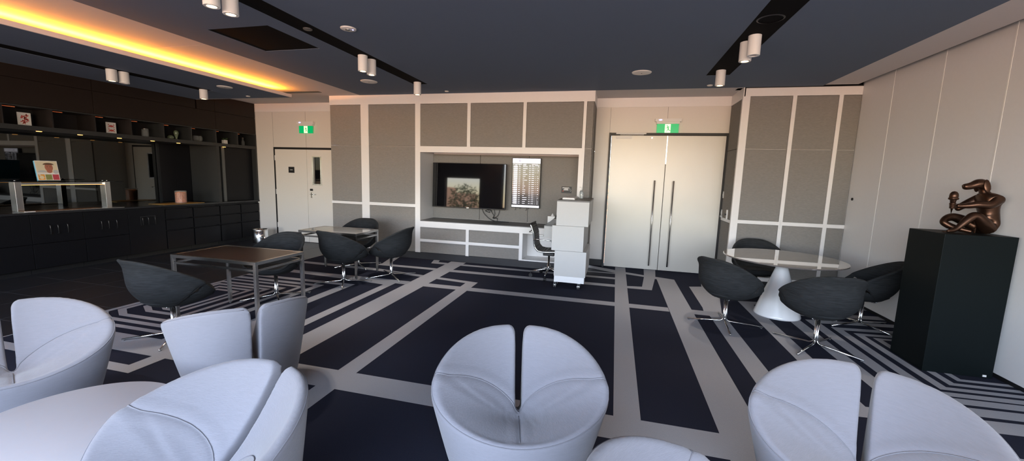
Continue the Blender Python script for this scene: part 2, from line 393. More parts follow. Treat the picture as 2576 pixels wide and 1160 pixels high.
# ------------------------------------------------------------------ fabric panelled wall right of the double doors
wp = struct(bxs('wall_far_right', [
    (1.785, XR, YT, YT+.05, 2.90, ZC+.0), (1.785, 1.870, YT, YT+.05, .10, 2.90), (2.435, 2.486, YT, YT+.05, .10, 2.90),
    (3.020, 3.070, YT, YT+.05, .10, 2.90), (1.87, XR, YT, YT+.05, .988, 1.042), (1.87, XR, YT, YT+.05, .10, .16),
    (1.80, XR+.1, YT+.051, YR+.2, 0, ZC)], m_white))
for x0, x1 in ((1.87,2.435),(2.486,3.02),(3.07,3.295)):
    for z0, z1 in ((.16,.988),(1.042,2.13),(2.13,2.90)): panel(x0, x1, z0, z1, wp)
for z0, z1 in ((.10,.975),(1.03,2.13),(2.13,2.87)): box('acoustic_panel', 1.775, 1.80, YT+.06, YR-.02, z0+.003, z1-.003, m_panel, wp, .004)
bxs('return_frame', [(1.772, 1.80, YT, YR, 2.87, ZC), (1.772, 1.80, YT+.05, YR-.01, .978, 1.027), (1.77, 1.786, YT, YT+.05, .1, 2.87)], m_white, wp)
bxs('shadow_gap', [(1.80, XR, YT-.006, YT, ZC-.012, ZC)], m_black, wp)
box('flush_pull', 2.448, 2.472, YT-.006, YT, .93, 1.07, m_plasticw, wp, .002)
struct(bxs('baseboard_right', [(1.80, XR, YT+.01, YT+.05, 0, .10), (XR-.012, XR+.02, YB, YT, 0, .035)], m_black))

# ------------------------------------------------------------------ operable wall on the right
YS = [-2.8, -2.2, -1.55, -.76, .03, .82, 1.61, 2.40, 3.15, 3.91, 4.69, 5.48, 6.30, YT]
wr2 = struct(bxs('wall_right', [(XR+.012, XR+.15, YB-.1, YR, 0, ZC+.3)], m_opwall))
for a, b in zip(YS[:-1], YS[1:]): box('wall_panel', XR-.008, XR+.02, a+.006, b-.006, .035, ZC+.07, m_opwall, wr2)
bxs('seam_strip', [(XR-.009, XR+.01, y-.006, y+.006, .035, ZC+.07) for y in YS[1:-1]], m_strip, wr2)
bm = bmesh.new(); lathe(bm, [(.02, 0), (.02, .01)], 16); o = obj('lock_hole', bm, m_black, wr2); o.location = (XR-.008, 6.86, 1.43); o.rotation_euler = (0, -PI/2, 0)
struct(bxs('trim_2', [(3.20, XR+.1, YB, YT, ZC+.09, ZC+.12), (3.195, 3.2, YB, 6.91, ZC, ZC+.1)], m_blackgap))

# ------------------------------------------------------------------ window wall behind the camera
wins = [(-7.6, -5.9, .12, 2.1), (-4.9, 3.1, .85, 2.92)]
bm = bmesh.new()
xs = [-9.0, -7.6, -5.9, -4.9, 3.1, XR+.15]
for i in (0, 2, 4): B(bm, xs[i], xs[i+1], YB-.15, YB, 0, ZC+.3)
for i in (1, 3): B(bm, xs[i], xs[i+1], YB-.15, YB, 2.1 if i == 1 else 2.92, ZC+.3); B(bm, xs[i], xs[i+1], YB-.15, YB, 0, .12 if i == 1 else .85)
struct(obj('wall_near', bm, m_opwall))
struct(bxs('window_1', [(x-.03, x+.03, YB-.1, YB-.04, .12, 2.1) for x in (-7.57, -5.93)], m_black))
struct(bxs('window_2', [(x-.03, x+.03, YB-.1, YB-.04, .85, 2.92) for x in (-4.87, -2.2, .4, 3.07)], m_black))

# ------------------------------------------------------------------ left joinery wall
wl = struct(bxs('wall_left', [(-9.0, -8.72, YB-.1, YR+.3, 0, ZC+.2)], m_black))
def cat_unit(name, label, cat, group=None): return thing(name, label, cat, (0,0,0), 0, group)
G1 = 'black base cupboards under the worktop'
G2 = 'black three drawer units under the worktop'
where = {-.5: 'black double cupboard nearest the windows, below the left end of the worktop', 1.1: 'black double cupboard left of the handled cupboards, outside the left edge',
         2.65: 'black cupboard under the left end of the worktop, just left of the food guard'}
def cupboard(y0, y1, label, hand=(), split=True):
    t = cat_unit('base_cupboard', label, 'cupboard', G1)
    box('body', -8.68, -7.93, y0+.002, y1-.002, .08, .862, m_cab, t)
    box('plinth', -8.6, -8.0, y0+.002, y1-.002, 0, .08, m_black, t)
    if split:
        box('drawer', -7.928, -7.90, y0+.003, y1-.003, .446, .858, m_cab, t, .002)
        box('drawer', -7.928, -7.90, y0+.003, y1-.003, .09, .438, m_cab, t, .002)
    else: box('door', -7.928, -7.90, y0+.003, y1-.003, .09, .858, m_cab, t, .002)
    for y in hand:
        bm = bmesh.new(); tube(bm, [(-7.90, y, .575), (-7.872, y, .575), (-7.872, y, .695), (-7.90, y, .695)], .005, 8)
        obj('pull_handle', bm, m_cabhandle, t, True)
    return t
m_cabhandle = mat('black_nickel_handle', (.10, .10, .10, 1), .3, metal=.8)
cupboard(-1.45, 1.2, 'black cupboard front beneath the worktop, furthest to the left')
cupboard(1.2, 2.6, 'black cupboard front beneath the worktop left of the cupboards with handles')
cupboard(2.6, 3.838, 'plain black cupboard under the worktop, left of the first set of three handles')
cupboard(3.838, 4.432, 'black cupboard with three thin handles directly below the food guard', (4.03, 4.115, 4.225))
cupboard(4.432, 5.022, 'black cupboard with three thin handles below the right foot of the food guard', (4.64, 4.735, 4.845))
t = cupboard(5.022, 5.608, 'black cupboard with three handles in a recessed frame beside the drawers', (5.224, 5.313, 5.422), False)
bxs('handle_recess_frame', [(-7.904, -7.896, 5.205, 5.212, .565, .72), (-7.904, -7.896, 5.437, 5.444, .565, .72), (-7.904, -7.896, 5.205, 5.444, .715, .72)], m_cabhandle, t)
DL = ['first black drawer unit, next to the cupboard with the framed handles', 'second black drawer unit, directly below the jar of sweets side of the counter',
      'third black drawer unit, right of the upright divider', 'last black drawer unit in the corner behind the steel bin']
for (y0, y1), lb in zip(((5.608, 6.122), (6.122, 6.678), (6.678, 7.165), (7.165, 7.64)), DL):
    t = cat_unit('drawer_unit', lb, 'drawer unit', G2)
    box('body', -8.68, -7.93, y0+.002, y1-.002, .08, .862, m_cab, t)
    box('plinth', -8.6, -8.0, y0+.002, y1-.002, 0, .08, m_black, t)
    for z0, z1 in ((.640, .812), (.438, .617), (.085, .415)):
        d = box('drawer', -7.928, -7.90, y0+.012, y1-.012, z0, z1, m_cab, t, .003)
        box('finger_notch', -7.91, -7.8995, y1-.05, y1-.012, z1, z1+.016, m_blackgap, d)
tag(box('worktop', -8.70, -7.885, YB, 7.645, .862, .895, m_worktop, None, .003), 'long black worktop running the whole length of the left wall', 'worktop')
tag(box('mirror_splashback', -8.715, -8.69, YB, 6.08, .896, 2.03, m_mirror), 'dark mirrored glass splashback behind the food guard reflecting the room', 'splashback')
# tall flush panel and end bay
t = thing('tall_cupboard', 'tall flat black cupboard front standing on the worktop behind the sweets jar', 'cupboard')
box('body', -8.68, -8.62, 6.082, 6.676, .896, 2.03, m_cab, t)
box('door', -8.618, -8.60, 6.084, 6.38, .90, 2.028, m_cab, t, .002); box('door', -8.618, -8.60, 6.383, 6.674, .90, 2.028, m_cab, t, .002)
t = thing('corner_cupboard', 'tall black cupboard with a pale upright edge in the far left corner', 'cupboard')
box('body', -8.68, -8.03, 6.745, 7.64, .896, 2.03, m_cab, t)
box('door', -8.028, -8.01, 6.93, 7.62, .90, 2.028, m_cab, t, .002)
m_edge = mat('pale_metal_edge', (.12, .125, .12, 1), .4, metal=.3)
box('edge_strip', -8.03, -7.985, 6.86, 6.925, .896, 2.03, m_edge, t)
box('side_divider', -8.6, -7.90, 6.68, 6.742, .896, 2.03, m_cabfront := mat('charcoal_carcass_edge', (.022, .023, .023, 1), .45), t)
box('side_divider', -8.6, -7.90, 7.615, 7.645, .896, 2.03, m_cabfront, t)
# open cubby shelf
t = thing('cubby_shelf', 'long black shelf of open cubbies above the counter with faint orange lights', 'shelf')
bxs('shelf_board', [(-8.70, -7.90, YB, 7.645, 2.031, 2.095)], m_cabfront, t)
bxs('back_panel', [(-8.70, -8.28, YB, 7.645, 2.095, 2.345)], m_cabin, t)
bxs('top_board', [(-8.70, -7.90, YB, 7.645, 2.345, 2.36)], m_cabfront, t)
DV = [-1.3, -.8, -.3, .2, .7, 1.2, 1.7, 2.2, 2.70, 3.20, 3.70, 4.20, 4.70, 5.19, 5.70, 6.195, 6.69, 7.18, 7.635]
for y in DV[6:]:
    box('divider', -8.28, -7.90, y-.009, y+.009, 2.095, 2.345, m_cabfront if y > 5.5 else m_cabin, t)
for y in DV[9:-1]: box('cubby_light', -8.1, -8.085, y+.03, y+.22, 2.338, 2.345, m_ledc, t)
DLp = [4.07, 4.53, 5.04, 5.54, 5.98, 6.90]
proto = None
dll = ['small round downlight under the shelf above the food guard, furthest left', 'small round downlight under the shelf above the right post of the food guard',
       'small round downlight under the shelf left of the reflected door', 'small round downlight under the shelf above the reflected door',
       'small round downlight under the shelf above the tall cupboard', 'small round downlight under the shelf beside the pale upright edge']
for y, lb in zip(DLp, dll):
    bm = bmesh.new(); lathe(bm, [(.028, -.006), (.03, 0)], 16)
    o = obj('shelf_downlight', bm, m_lampdim, None, False, (-7.955, y, 2.03))
    tag(o, lb, 'downlight', 'downlights under the cubby shelf')
# upper doors
UL = ['row of black overhead cupboard doors reaching the bulkhead, left part', 'black overhead cupboard browned by painted orange light above the cubbies with the green ornaments', 'black overhead cupboard browned by painted orange light in the corner beside the white wall']
for (y0, y1), lb in zip(((YB, 4.70), (4.70, 6.70), (6.70, 7.64)), UL):
    t = thing('overhead_cupboard', lb, 'cupboard', (0,0,0), 0, 'overhead cupboards')
    zt = 2.876 if y1 < 6 else 3.025
    if y0 < 6 < y1:
        box('body', -8.7, -7.925, y0+.002, 6.30, 2.362, 2.876, m_cabup, t); box('body', -8.7, -7.925, 6.335, y1-.002, 2.362, 3.025, m_cabup, t)
        box('door', -7.923, -7.90, y0+.003, y1-.003, 2.364, 2.708, m_cabup, t, .002)
        box('door', -7.923, -7.90, y0+.003, 6.305, 2.713, 2.876, m_cabup, t); box('door', -7.923, -7.90, 6.335, y1-.003, 2.713, 3.025, m_cabup, t)
    else:
        box('body', -8.7, -7.925, y0+.002, y1-.002, 2.362, zt, m_cabup, t)
        box('door', -7.923, -7.90, y0+.003, y1-.003, 2.364, 2.708, m_cabup, t, .002)
        box('door', -7.923, -7.90, y0+.003, y1-.003, 2.713, zt, m_cabup, t, .002)

# things in the cubbies
def framed(y, lb, kind):
    t = thing('framed_print', lb, 'picture', (-8.12, y, 2.096), 0, None)
    box('card', -.006, .006, -.068, .068, 0, .185, m_card, t)
    bm = bmesh.new()
    def blob(cy, cz, ry, rz):
        vs = [bm.verts.new((.0075, cy+ry*cos(a), cz+rz*sin(a))) for a in [2*PI*k/14 for k in range(14)]]; bm.faces.new(vs)
    def bar(y0, z0, y1, z1, w=.004):
        d = Vector((y1-y0, z1-z0)); n = Vector((-d.y, d.x)).normalized()*w
        bm.faces.new([bm.verts.new((.0078, a, b)) for a, b in ((y0-n.x, z0-n.y), (y1-n.x, z1-n.y), (y1+n.x, z1+n.y), (y0+n.x, z0+n.y))])
    if kind == 'coral':
        rnd = random.Random(3)
        for k in range(16):
            a = rnd.uniform(-.045, .045); z = .03+.008*k; bar(a, z, a*.4+rnd.uniform(-.02, .02), z+.02, .005)
        for k in range(9): blob(rnd.uniform(-.035, .035), .05+.012*k, .014, .007)
        bar(0, .025, 0, .15, .004)
    else:
        for cz in (.055, .125):
            blob(0, cz, .028, .016)
            for s in (-1, 1):
                bar(s*.02, cz, s*.042, cz+.02, .004); bar(s*.042, cz+.02, s*.03, cz+.032, .004)
                for k in range(3): bar(s*.02, cz-.004*k, s*.045, cz-.012-.006*k, .0018)
    obj('print', bm, m_red, t)
framed(4.015, 'small white card with a red coral print standing in the cubby', 'coral')
framed(5.04, 'small white card with two red crabs printed on it', 'crab')
t = thing('glass_jug', 'squat lidded glass jug standing alone in a cubby', 'jug', (-8.1, 5.53, 2.096))
bm = bmesh.new(); lathe(bm, [(.045, 0), (.052, .01), (.052, .13), (.048, .13), (.047, .012), (.0, .01)], 24, cap1=False); obj('body', bm, m_glass, t, True)
bm = bmesh.new(); lathe(bm, [(.054, .13), (.054, .145), (.02, .15)], 24); obj('lid', bm, m_steel, t, True)
def vase(y, prof, m, lb, nm='vase', x=-8.1):
    bm = bmesh.new(); lathe(bm, prof, 24); o = obj(nm, bm, m, None, True, (x, y, 2.096)); return tag(o, lb, 'ornament')
vase(6.06, [(.02, 0), (.016, .03), (.03, .08), (.042, .12), (.035, .16), (.012, .175)], m_green2, 'tall pale green bulb shaped ornament in the first lit cubby', 'bulb_ornament')
vase(5.955, [(.03, 0), (.05, .02), (.052, .045), (.03, .07), (.015, .075)], m_green2, 'low round pale green ornament beside the tall one', 'round_ornament')
t = thing('glass_bowls', 'pair of clear round glass bowls nested together in a cubby', 'bowl', (-8.1, 6.46, 2.096))
for dy, s in ((-.03, 1.), (.05, .85)):
    bm = bmesh.new(); lathe(bm, [(.025*s, 0), (.055*s, .03), (.06*s, .07), (.045*s, .115), (.04*s, .115), (.054*s, .07), (.05*s, .034), (.0, .008)], 24, cap1=False); obj('bowl', bm, m_glass, t, True, (0, dy, 0))
t = thing('potted_succulent', 'small spiky plant in a square pale pot in a cubby', 'plant', (-8.08, 7.03, 2.096))
box('pot', -.035, .035, -.04, .04, 0, .085, m_card, t, .004)
bm = bmesh.new()
for k in range(14):
    a = k*2.4; r = .05+.01*(k % 3); tube(bm, [(0, 0, .08), (.5*r*cos(a), .5*r*sin(a), .11), (r*cos(a), r*sin(a), .10+.012*(k % 4))], [.006, .005, .001], 5)
obj('leaves', bm, m_leaf, t, True)
t = thing('glass_bottle', 'small dark stoppered glass bottle in the last cubby', 'bottle', (-8.08, 7.47, 2.096))
bm = bmesh.new(); lathe(bm, [(.035, 0), (.036, .09), (.02, .11), (.014, .14), (.014, .15)], 20); obj('bottle_body', bm, m_glass, t, True)
bm = bmesh.new(); lathe(bm, [(.02, .15), (.022, .165), (.01, .185)], 20); obj('stopper', bm, m_dgrey, t, True)

# food guard with hotplate, cook book
t = thing('food_guard', 'stainless steel food guard frame with glass top on the worktop', 'food guard', (-8.2, 4.38, .896))
for y in (-.515, .53):
    bm = bmesh.new(); B(bm, -.03, .09, y-.035, y+.035, 0, .42, .003); obj('post', bm, m_steel, t)
bxs('heat_lamp_bar', [(-.02, .06, -.48, .5, .375, .405)], m_steel, t)
bxs('warm_lamp', [(-.005, .045, -.46, .48, .370, .375)], m_lampdim, t)
bxs('glass_top', [(-.22, .16, -.62, .72, .42, .428)], m_screen, t)
for y in (-.515, .50, .56):
    bm = bmesh.new(); lathe(bm, [(.012, .428), (.012, .44)], 12); obj('top_fixing', bm, m_chrome, t, True, (.03, y, 0))
t = thing('hotplate_tray', 'long flat steel and copper warming tray lying at the front of the worktop', 'tray', (-8.02, 4.38, .8955))
bm = bmesh.new(); B(bm, -.085, .13, -.58, .60, 0, .008); obj('tray_rim', bm, m_steel, t)
bm = bmesh.new(); B(bm, -.07, .09, -.54, .30, .008, .011); obj('copper_plate', bm, m_copper, t)
bm = bmesh.new(); B(bm, .10, .135, -.58, -.48, .008, .016); obj('end_tab', bm, m_white, t)
t = thing('cook_book', 'cook book with a face in a hat on its cover, standing on the food guard', 'book', (-8.22, 4.26, 1.331), 0)
t.rotation_euler = (0, math.radians(-9), 0)
box('pages', -.03, -.001, -.122, .122, 0, .29, m_cyan, t)
box('cover', -.001, .003, -.124, .124, 0, .292, m_card, t)
bm = bmesh.new()
def quadf(bm, x, y0, y1, z0, z1): bm.faces.new([bm.verts.new(p) for p in ((x, y0, z0), (x, y1, z0), (x, y1, z1), (x, y0, z1))])
def ell(bm, x, cy, cz, ry, rz, a0=0, a1=2*PI, n=20):
    bm.faces.new([bm.verts.new((x, cy+ry*cos(a0+(a1-a0)*k/n), cz+rz*sin(a0+(a1-a0)*k/n))) for k in range(n+(a1-a0 < 6))])
quadf(bm, .0035, -.118, .118, .115, .285); obj('cover_photo_background', bm, m_cream, t)
bm = bmesh.new(); ell(bm, .0042, .02, .195, .046, .062); ell(bm, .0041, .02, .14, .032, .03); obj('printed_face', bm, m_skin, t)
bm = bmesh.new(); ell(bm, .0046, .02, .232, .062, .03, 0, PI); ell(bm, .0047, .004, .205, .008, .004); ell(bm, .0047, .036, .205, .008, .004); obj('printed_hat_and_eyes', bm, m_hair, t)
bm = bmesh.new(); ell(bm, .0040, -.06, .12, .05, .03, 0, PI); ell(bm, .0040, .09, .13, .03, .03); obj('printed_shirt', bm, m_lect, t)
for y0, m in ((-.116, m_orange), (-.036, m_olive), (.044, m_berry)):
    bm = bmesh.new(); quadf(bm, .0038, y0, y0+.072, .008, .09); obj('food_photo', bm, m, t)
bm = bmesh.new(); ell(bm, .0042, -.08, .045, .026, .026); ell(bm, .0042, -.098, .078, .012, .009); obj('printed_dish', bm, m_cream, t)
t = thing('sweets_jar', 'glass cylinder jar full of wrapped sweets on a gold mat', 'jar', (-8.06, 6.03, .902))
bm = bmesh.new(); lathe(bm, [(.092, 0), (.095, .01), (.095, .235), (.09, .235), (.09, .012), (0, .01)], 32, cap1=False); obj('jar_glass', bm, m_glass, t, True)
bm = bmesh.new(); lathe(bm, [(.086, .012), (.087, .2), (.06, .215), (.02, .21)], 24)
for v in bm.verts: v.co += Vector((noise.noise(v.co*60), noise.noise(v.co*60+Vector((5,0,0))), noise.noise(v.co*50)))*.004
obj('wrapped_sweets', bm, m_jar, t, False)
tag(box('gold_mat', -8.30, -7.90, 5.62, 6.36, .8955, .9015, mat('gold_laminate', (.55, .33, .10, 1), .3, metal=.7)), 'thin gold serving mat under the jar of sweets', 'mat')
t = thing('tap', 'small chrome tap at the left edge of the worktop', 'tap', (-8.15, 3.52, .896))
bm = bmesh.new(); tube(bm, [(0, 0, 0), (0, 0, .16), (.05, 0, .19), (.12, 0, .17)], .012); obj('spout', bm, m_chrome, t, True)
bm = bmesh.new(); tube(bm, [(0, .05, 0), (0, .05, .05), (0, .1, .06)], .009); obj('lever', bm, m_chrome, t, True)
# steel bin
t = thing('pedal_bin', 'small cylindrical polished steel waste bin in the far left corner', 'bin', (-7.38, 7.13, 0))
bm = bmesh.new(); lathe(bm, [(.145, 0), (.15, .012), (.15, .30), (.145, .305), (.14, .30), (.14, .02)], 40); obj('bin_body', bm, m_chrome, t, True)
bm = bmesh.new(); lathe(bm, [(.152, .285), (.153, .31), (.148, .315), (.138, .31)], 40, cap0=False, cap1=False); obj('bin_rim', bm, m_steel, t, True)
box('pedal', -.02, .02, -.175, -.145, .012, .025, m_black, t)

# ------------------------------------------------------------------ ceiling fittings
def spot(x, y, z, h, lit, lb, grp='white cylinder spotlights in the ceiling tracks', en=45):
    t = thing('cylinder_spotlight', lb, 'spotlight', (x, y, z), 0, grp)
    r = .058
    bm = bmesh.new(); lathe(bm, [(r, .045), (r, -h), (r*.96, -h-.004), (r*.62, -h-.004), (r*.6, -h+.01)], 32, cap1=False); sharp(obj('housing', bm, m_lampw, t))
    bm = bmesh.new(); lathe(bm, [(r*.6, -h+.006), (r*.58, -h+.01)], 24); obj('lamp_lens', bm, m_lamp if lit else m_lens, t)
    if lit:
        l = bpy.data.lights.new('spot_beam', 'SPOT'); l.energy = en; l.color = (1, .90, .80); l.spot_size = math.radians(70); l.spot_blend = .6; l.shadow_soft_size = .03
        lo = bpy.data.objects.new('spot_beam', l); COL.objects.link(lo); lo.parent = t; lo.location = (0, 0, -h-.012)
for x, y, lit, lb in [(-3.15, 2.70, 1, 'white cylinder spotlight at the top edge, left one of the near pair'), (-3.15, 2.865, 1, 'white cylinder spotlight at the top edge, right one of the near pair'),
        (-3.15, 4.68, 1, 'left white cylinder spotlight of the pair halfway along the middle track'), (-3.15, 4.865, 1, 'right white cylinder spotlight of the pair halfway along the middle track'),
        (-3.15, 6.13, 1, 'single white cylinder spotlight at the far end of the middle track'),
        (1.225, 4.63, 0, 'unlit white cylinder spotlight in front, in the right track'), (1.205, 4.83, 1, 'lit white cylinder spotlight half hidden behind the unlit one in the right track'),
        (1.22, 5.95, 1, 'single white cylinder spotlight at the end of the right track')]:
    spot(x, y, ZC, .18, lit, lb, en=90 if y > 5.5 else 55)
for x, y in ((-3.15, .9), (-3.15, -.9), (1.22, 2.6), (1.22, .7), (1.22, -1.1), (-3.15, -2.2)):  # extra spots out of view, added to brighten the lounge chair tops
    spot(x, y, ZC, .18, 1, 'added unseen fill spotlight in a ceiling track nearer the windows', 'added fill spotlights out of view', en=70)
for y, lit, lb in [(4.28, 1, 'lit white spotlight, left of the pair under the bulkhead above the counter'), (4.425, 0, 'unlit white spotlight, right of the pair under the bulkhead'), (5.576, 1, 'single white spotlight at the far end of the bulkhead track')]:
    spot(-6.79, y, ZB, .145, lit, lb, en=3)
def disc(nm, x, y, z, r, m, lb, cat):
    t = thing(nm, lb, cat, (x, y, z))
    bm = bmesh.new(); lathe(bm, [(r, 0), (r*.97, -.008), (r*.85, -.012), (0.001, -.013)], 36, cap1=False); obj('cover', bm, m, t, True)
    return t
t = disc('emergency_light', -2.71, 3.79, ZC, .078, m_plasticw, 'round white ceiling emergency light with tiny blue indicator right of the middle track', 'ceiling light')
bm = bmesh.new(); lathe(bm, [(.03, -.013), (.028, -.02), (.01, -.024)], 24); obj('lens_dome', bm, m_steel, t, True)
bm = bmesh.new(); lathe(bm, [(.007, -.013), (.006, -.018)], 12); obj('indicator', bm, m_blueled, t, True, (.045, .01, 0))
for x, y, z, r, lb in [(-3.90, 5.95, ZC, .13, 'round white ceiling speaker beside the middle track pair of spotlights'), (.24, 5.90, ZC, .128, 'round white ceiling speaker above the television wall, right of centre'),
                    (-6.15, 5.41, ZB, .11, 'round white ceiling speaker in the lowered bulkhead')]:
    t = disc('ceiling_speaker', x, y, z, r, m_plasticw, lb, 'speaker'); t['group'] = 'round ceiling speakers'
    bm = bmesh.new(); lathe(bm, [(.008, -.0135), (.006, -.016)], 12); obj('centre_fixing', bm, m_dgrey, t, True)
for x, y, z, r, lb in [(1.255, 6.77, ZC, .04, 'small white sensor disc in the ceiling beside the last right spotlight'), (-2.93, 6.78, ZC, .035, 'small white sensor disc in the ceiling near the television wall crown'),
                    (-6.45, 6.12, ZB, .035, 'tiny white sprinkler disc at the end of the bulkhead')]:
    disc('ceiling_sensor', x, y, z, r, m_plasticw, lb, 'sensor')
t = disc('track_sensor', -3.15, 3.74, ZC+.004, .045, m_dgrey, 'small dark grey disc inside the middle black ceiling slot', 'sensor')
bm = bmesh.new()
for k in range(36):
    a0, a1 = 2*PI*k/36, 2*PI*(k+1)/36
    bm.faces.new([bm.verts.new(p) for p in ((.11*cos(a0), .11*sin(a0), 0), (.11*cos(a1), .11*sin(a1), 0), (.096*cos(a1), .096*sin(a1), -.004), (.096*cos(a0), .096*sin(a0), -.004))])
bmesh.ops.remove_doubles(bm, verts=bm.verts, dist=1e-5)
tag(obj('ring_trim', bm, mat('faint_ring_trim', (.03, .03, .035, 1), .5), None, True, (1.22, 4.20, ZC+.003)), 'faint dark ring trim inside the right black ceiling slot', 'trim ring')

# ------------------------------------------------------------------ exit signs
def exit_sign(x0, x1, zb, zt, zh, lb):
    t = thing('exit_sign', lb, 'exit sign', ((x0+x1)/2, YR-.003, zb), 0, 'green exit signs above the doors')
    w = (x1-x0)/2; h = zt-zb
    hb = bxs('housing', [(-w-.035, w+.035, -.075, 0, h+.035, zh-zb), (-w-.01, w+.01, -.06, 0, h, h+.035)], m_plasticw, t)
    bm = bmesh.new(); lathe(bm, [(.016, 0), (.014, .004)], 16); o = obj('indicator', bm, m_blueled, hb); o.location = (-w+.05, -.075, zh-zb-.022); o.rotation_euler = (PI/2, 0, 0); o.scale = (1.7, .6, 1)
    box('sign_face', -w, w, -.042, -.030, 0, h, m_green, t)
    a = h/2*.98
    box('door_symbol', -a*.62, a*.62, -.044, -.042, .004, h-.004, m_signw, t)
    bm = bmesh.new(); k = h/10.; y = -.0445
    def P(*pts): bm.faces.new([bm.verts.new((p[0]*k, y, p[1]*k)) for p in pts])
    P(*[(-.6+.55*cos(2*PI*i/14), 8.1+.6*sin(2*PI*i/14)) for i in range(14)])
    P((-1., 7.2), (.5, 7.3), (1.2, 4.6), (.1, 4.3), (-.2, 5.6)); P((.4, 7.3), (1.6, 6.9), (2.2, 5.9), (1.8, 5.7), (1.3, 6.4), (.3, 6.6))
    P((-1., 7.2), (-.5, 6.5), (-1.6, 5.6), (-2.6, 5.8), (-2.6, 5.3), (-1.4, 5.1), (-.2, 6.2)); P((.1, 4.5), (1.2, 4.6), (1.9, 3.1), (3.0, 3.0), (3.0, 2.4), (1.5, 2.4), (.7, 3.8))
    P((.1, 4.5), (.8, 4.2), (.2, 2.9), (-.9, 1.2), (-1.4, 1.5), (-.4, 3.1))
    obj('running_figure', bm, m_green, t)
exit_sign(.625, .98, 2.428, 2.580, 2.665, 'green running man exit sign above the double doors')
exit_sign(-6.72, -6.375, 2.392, 2.545, 2.635, 'green running man exit sign above the single door at the left')
t = thing('door_sign', 'small square black sign with a white word on the left door', 'sign', (-6.975, YR-.021, 1.60))
box('plate', -.075, .075, -.006, 0, -.065, .065, m_black, t)
bxs('lettering', [(-.035+.012*i, -.027+.012*i, -.0068, -.006, -.006, .006) for i in range(6)], m_plasticw, t)

# ------------------------------------------------------------------ switches on the recess return
for y, z, h, lb in [(7.60, 1.405, .11, 'upper white light switch plate beside the double doors'), (7.60, 1.105, .10, 'lower white light switch plate beside the double doors')]:
    t = thing('light_switch', lb, 'switch', (1.775, y, z)); box('plate', -.008, 0, -.03, .03, -h/2, h/2, m_plasticw, t, .002); box('rocker', -.011, -.008, -.01, .01, -.02, .02, m_plasticw, t)
t = thing('door_release', 'white door release control with dark lever beside the double doors', 'switch', (1.775, 7.22, 1.10))
box('plate', -.02, 0, -.02, .02, -.075, .075, m_plasticw, t, .003); box('lever', -.045, -.02, -.012, .03, -.01, .01, m_black, t)
t = thing('ledge_box', 'tiny grey box on the white rail beside the double doors', 'box', (1.762, 7.55, 1.028)); box('box_body', -.012, .008, -.04, .04, 0, .028, m_lect, t)

# ------------------------------------------------------------------ television, departures display, notice
t = thing('television', 'large black wall television in the niche reflecting the windows', 'television', (-2.72, 7.36, 1.40))
t.rotation_euler = (math.radians(-1.8), 0, 0)
bm = bmesh.new(); B(bm, -.737, .737, 0, .05, -.427, .427, .006); obj('tv_case', bm, m_black, t)
box('tv_screen', -.727, .727, -.002, .001, -.412, .418, m_screen, t)
box('wall_bracket', -.25, .25, .05, .182, -.2, .2, m_black, t)
box('logo_badge', -.025, .025, -.003, 0, -.423, -.414, m_steel, t)
t = thing('departures_display', 'upright screen listing rows of departures beside the television', 'display', (-1.624, 7.46, 1.487))
bm = bmesh.new(); B(bm, -.272, .272, 0, .05, -.462, .462, .004); obj('display_case', bm, m_black, t)
box('display_screen', -.262, .262, -.002, .001, -.45, .452, m_dispbg, t)
box('wall_bracket', -.15, .15, .05, .083, -.15, .15, m_black, t)
box('header_band', -.262, .262, -.0035, -.002, .365, .452, m_disp, t); box('footer_band', -.262, .262, -.0035, -.002, -.45, -.412, m_disp, t)
bm = bmesh.new()
for r, z in [(0, 0)]:
    n = 24
    for k in range(n):
        a0, a1 = 2*PI*k/n, 2*PI*(k+1)/n
        bm.faces.new([bm.verts.new((-.125+q*cos(a), -.0042, .410+q*sin(a))) for q, a in ((.009, a0), (.021, a0), (.021, a1), (.009, a1))])
obj('logo_ring', bm, m_displogo, t)
def text_mesh(s, size, m, parent, name, loc, spacing=1.0, align='CENTER'):
    cu = bpy.data.curves.new(name, 'FONT'); cu.body = s; cu.size = size; cu.align_x = align; cu.align_y = 'CENTER'; cu.space_character = spacing
    ob = bpy.data.objects.new('tmp', cu); COL.objects.link(ob)
    me = bpy.data.meshes.new_from_object(ob.evaluated_get(bpy.context.evaluated_depsgraph_get()))
    bpy.data.objects.remove(ob)
    o = link(name, me, m, parent); o.location = loc; o.rotation_euler = (PI/2, 0, 0); return o
text_mesh('pullman', .052, m_displogo, t, 'header_lettering', (.02, -.0042, .412), 1.35)
bm = bmesh.new(); rnd = random.Random(11)
B(bm, -.255, -.08, -.0035, -.002, .343, .351); B(bm, -.06, .0, -.0035, -.002, .343, .351); B(bm, .1, .22, -.0035, -.002, .343, .349)
for r in range(20):
    z = .305-r*.0358
    B(bm, -.236, -.165, -.0035, -.002, z-.012, z+.012)
    B(bm, -.252, -.244, -.0035, -.002, z-.006, z+.004)
    for x, w in ((-.145, .036), (-.062, rnd.choice((.03, .05, .055, .085))), (.055, .03), (.103, .05), (.178, .007), (.213, rnd.choice((.012, .025)))):
        if x > .17 and r in (4,): continue
        B(bm, x, x+w, -.0035, -.002, z-.004, z+.004)
for x, w in ((-.21, .03), (-.14, .02), (-.062, .06), (.055, .03), (.105, .03), (.165, .075)): B(bm, x, x+w, -.0035, -.002, .325, .332)
obj('departure_rows', bm, m_disp, t)
bm = bmesh.new()
for x, l in ((-.19, .05), (-.10, .02), (.02, .05), (.06, .02)): tube(bm, [(x, .02, -.46), (x+.01, .02, -.46-l*.6), (x-.01, .01, -.46-l)], .004, 6)
obj('hanging_strap', bm, m_black, t, True)
bm = bmesh.new()
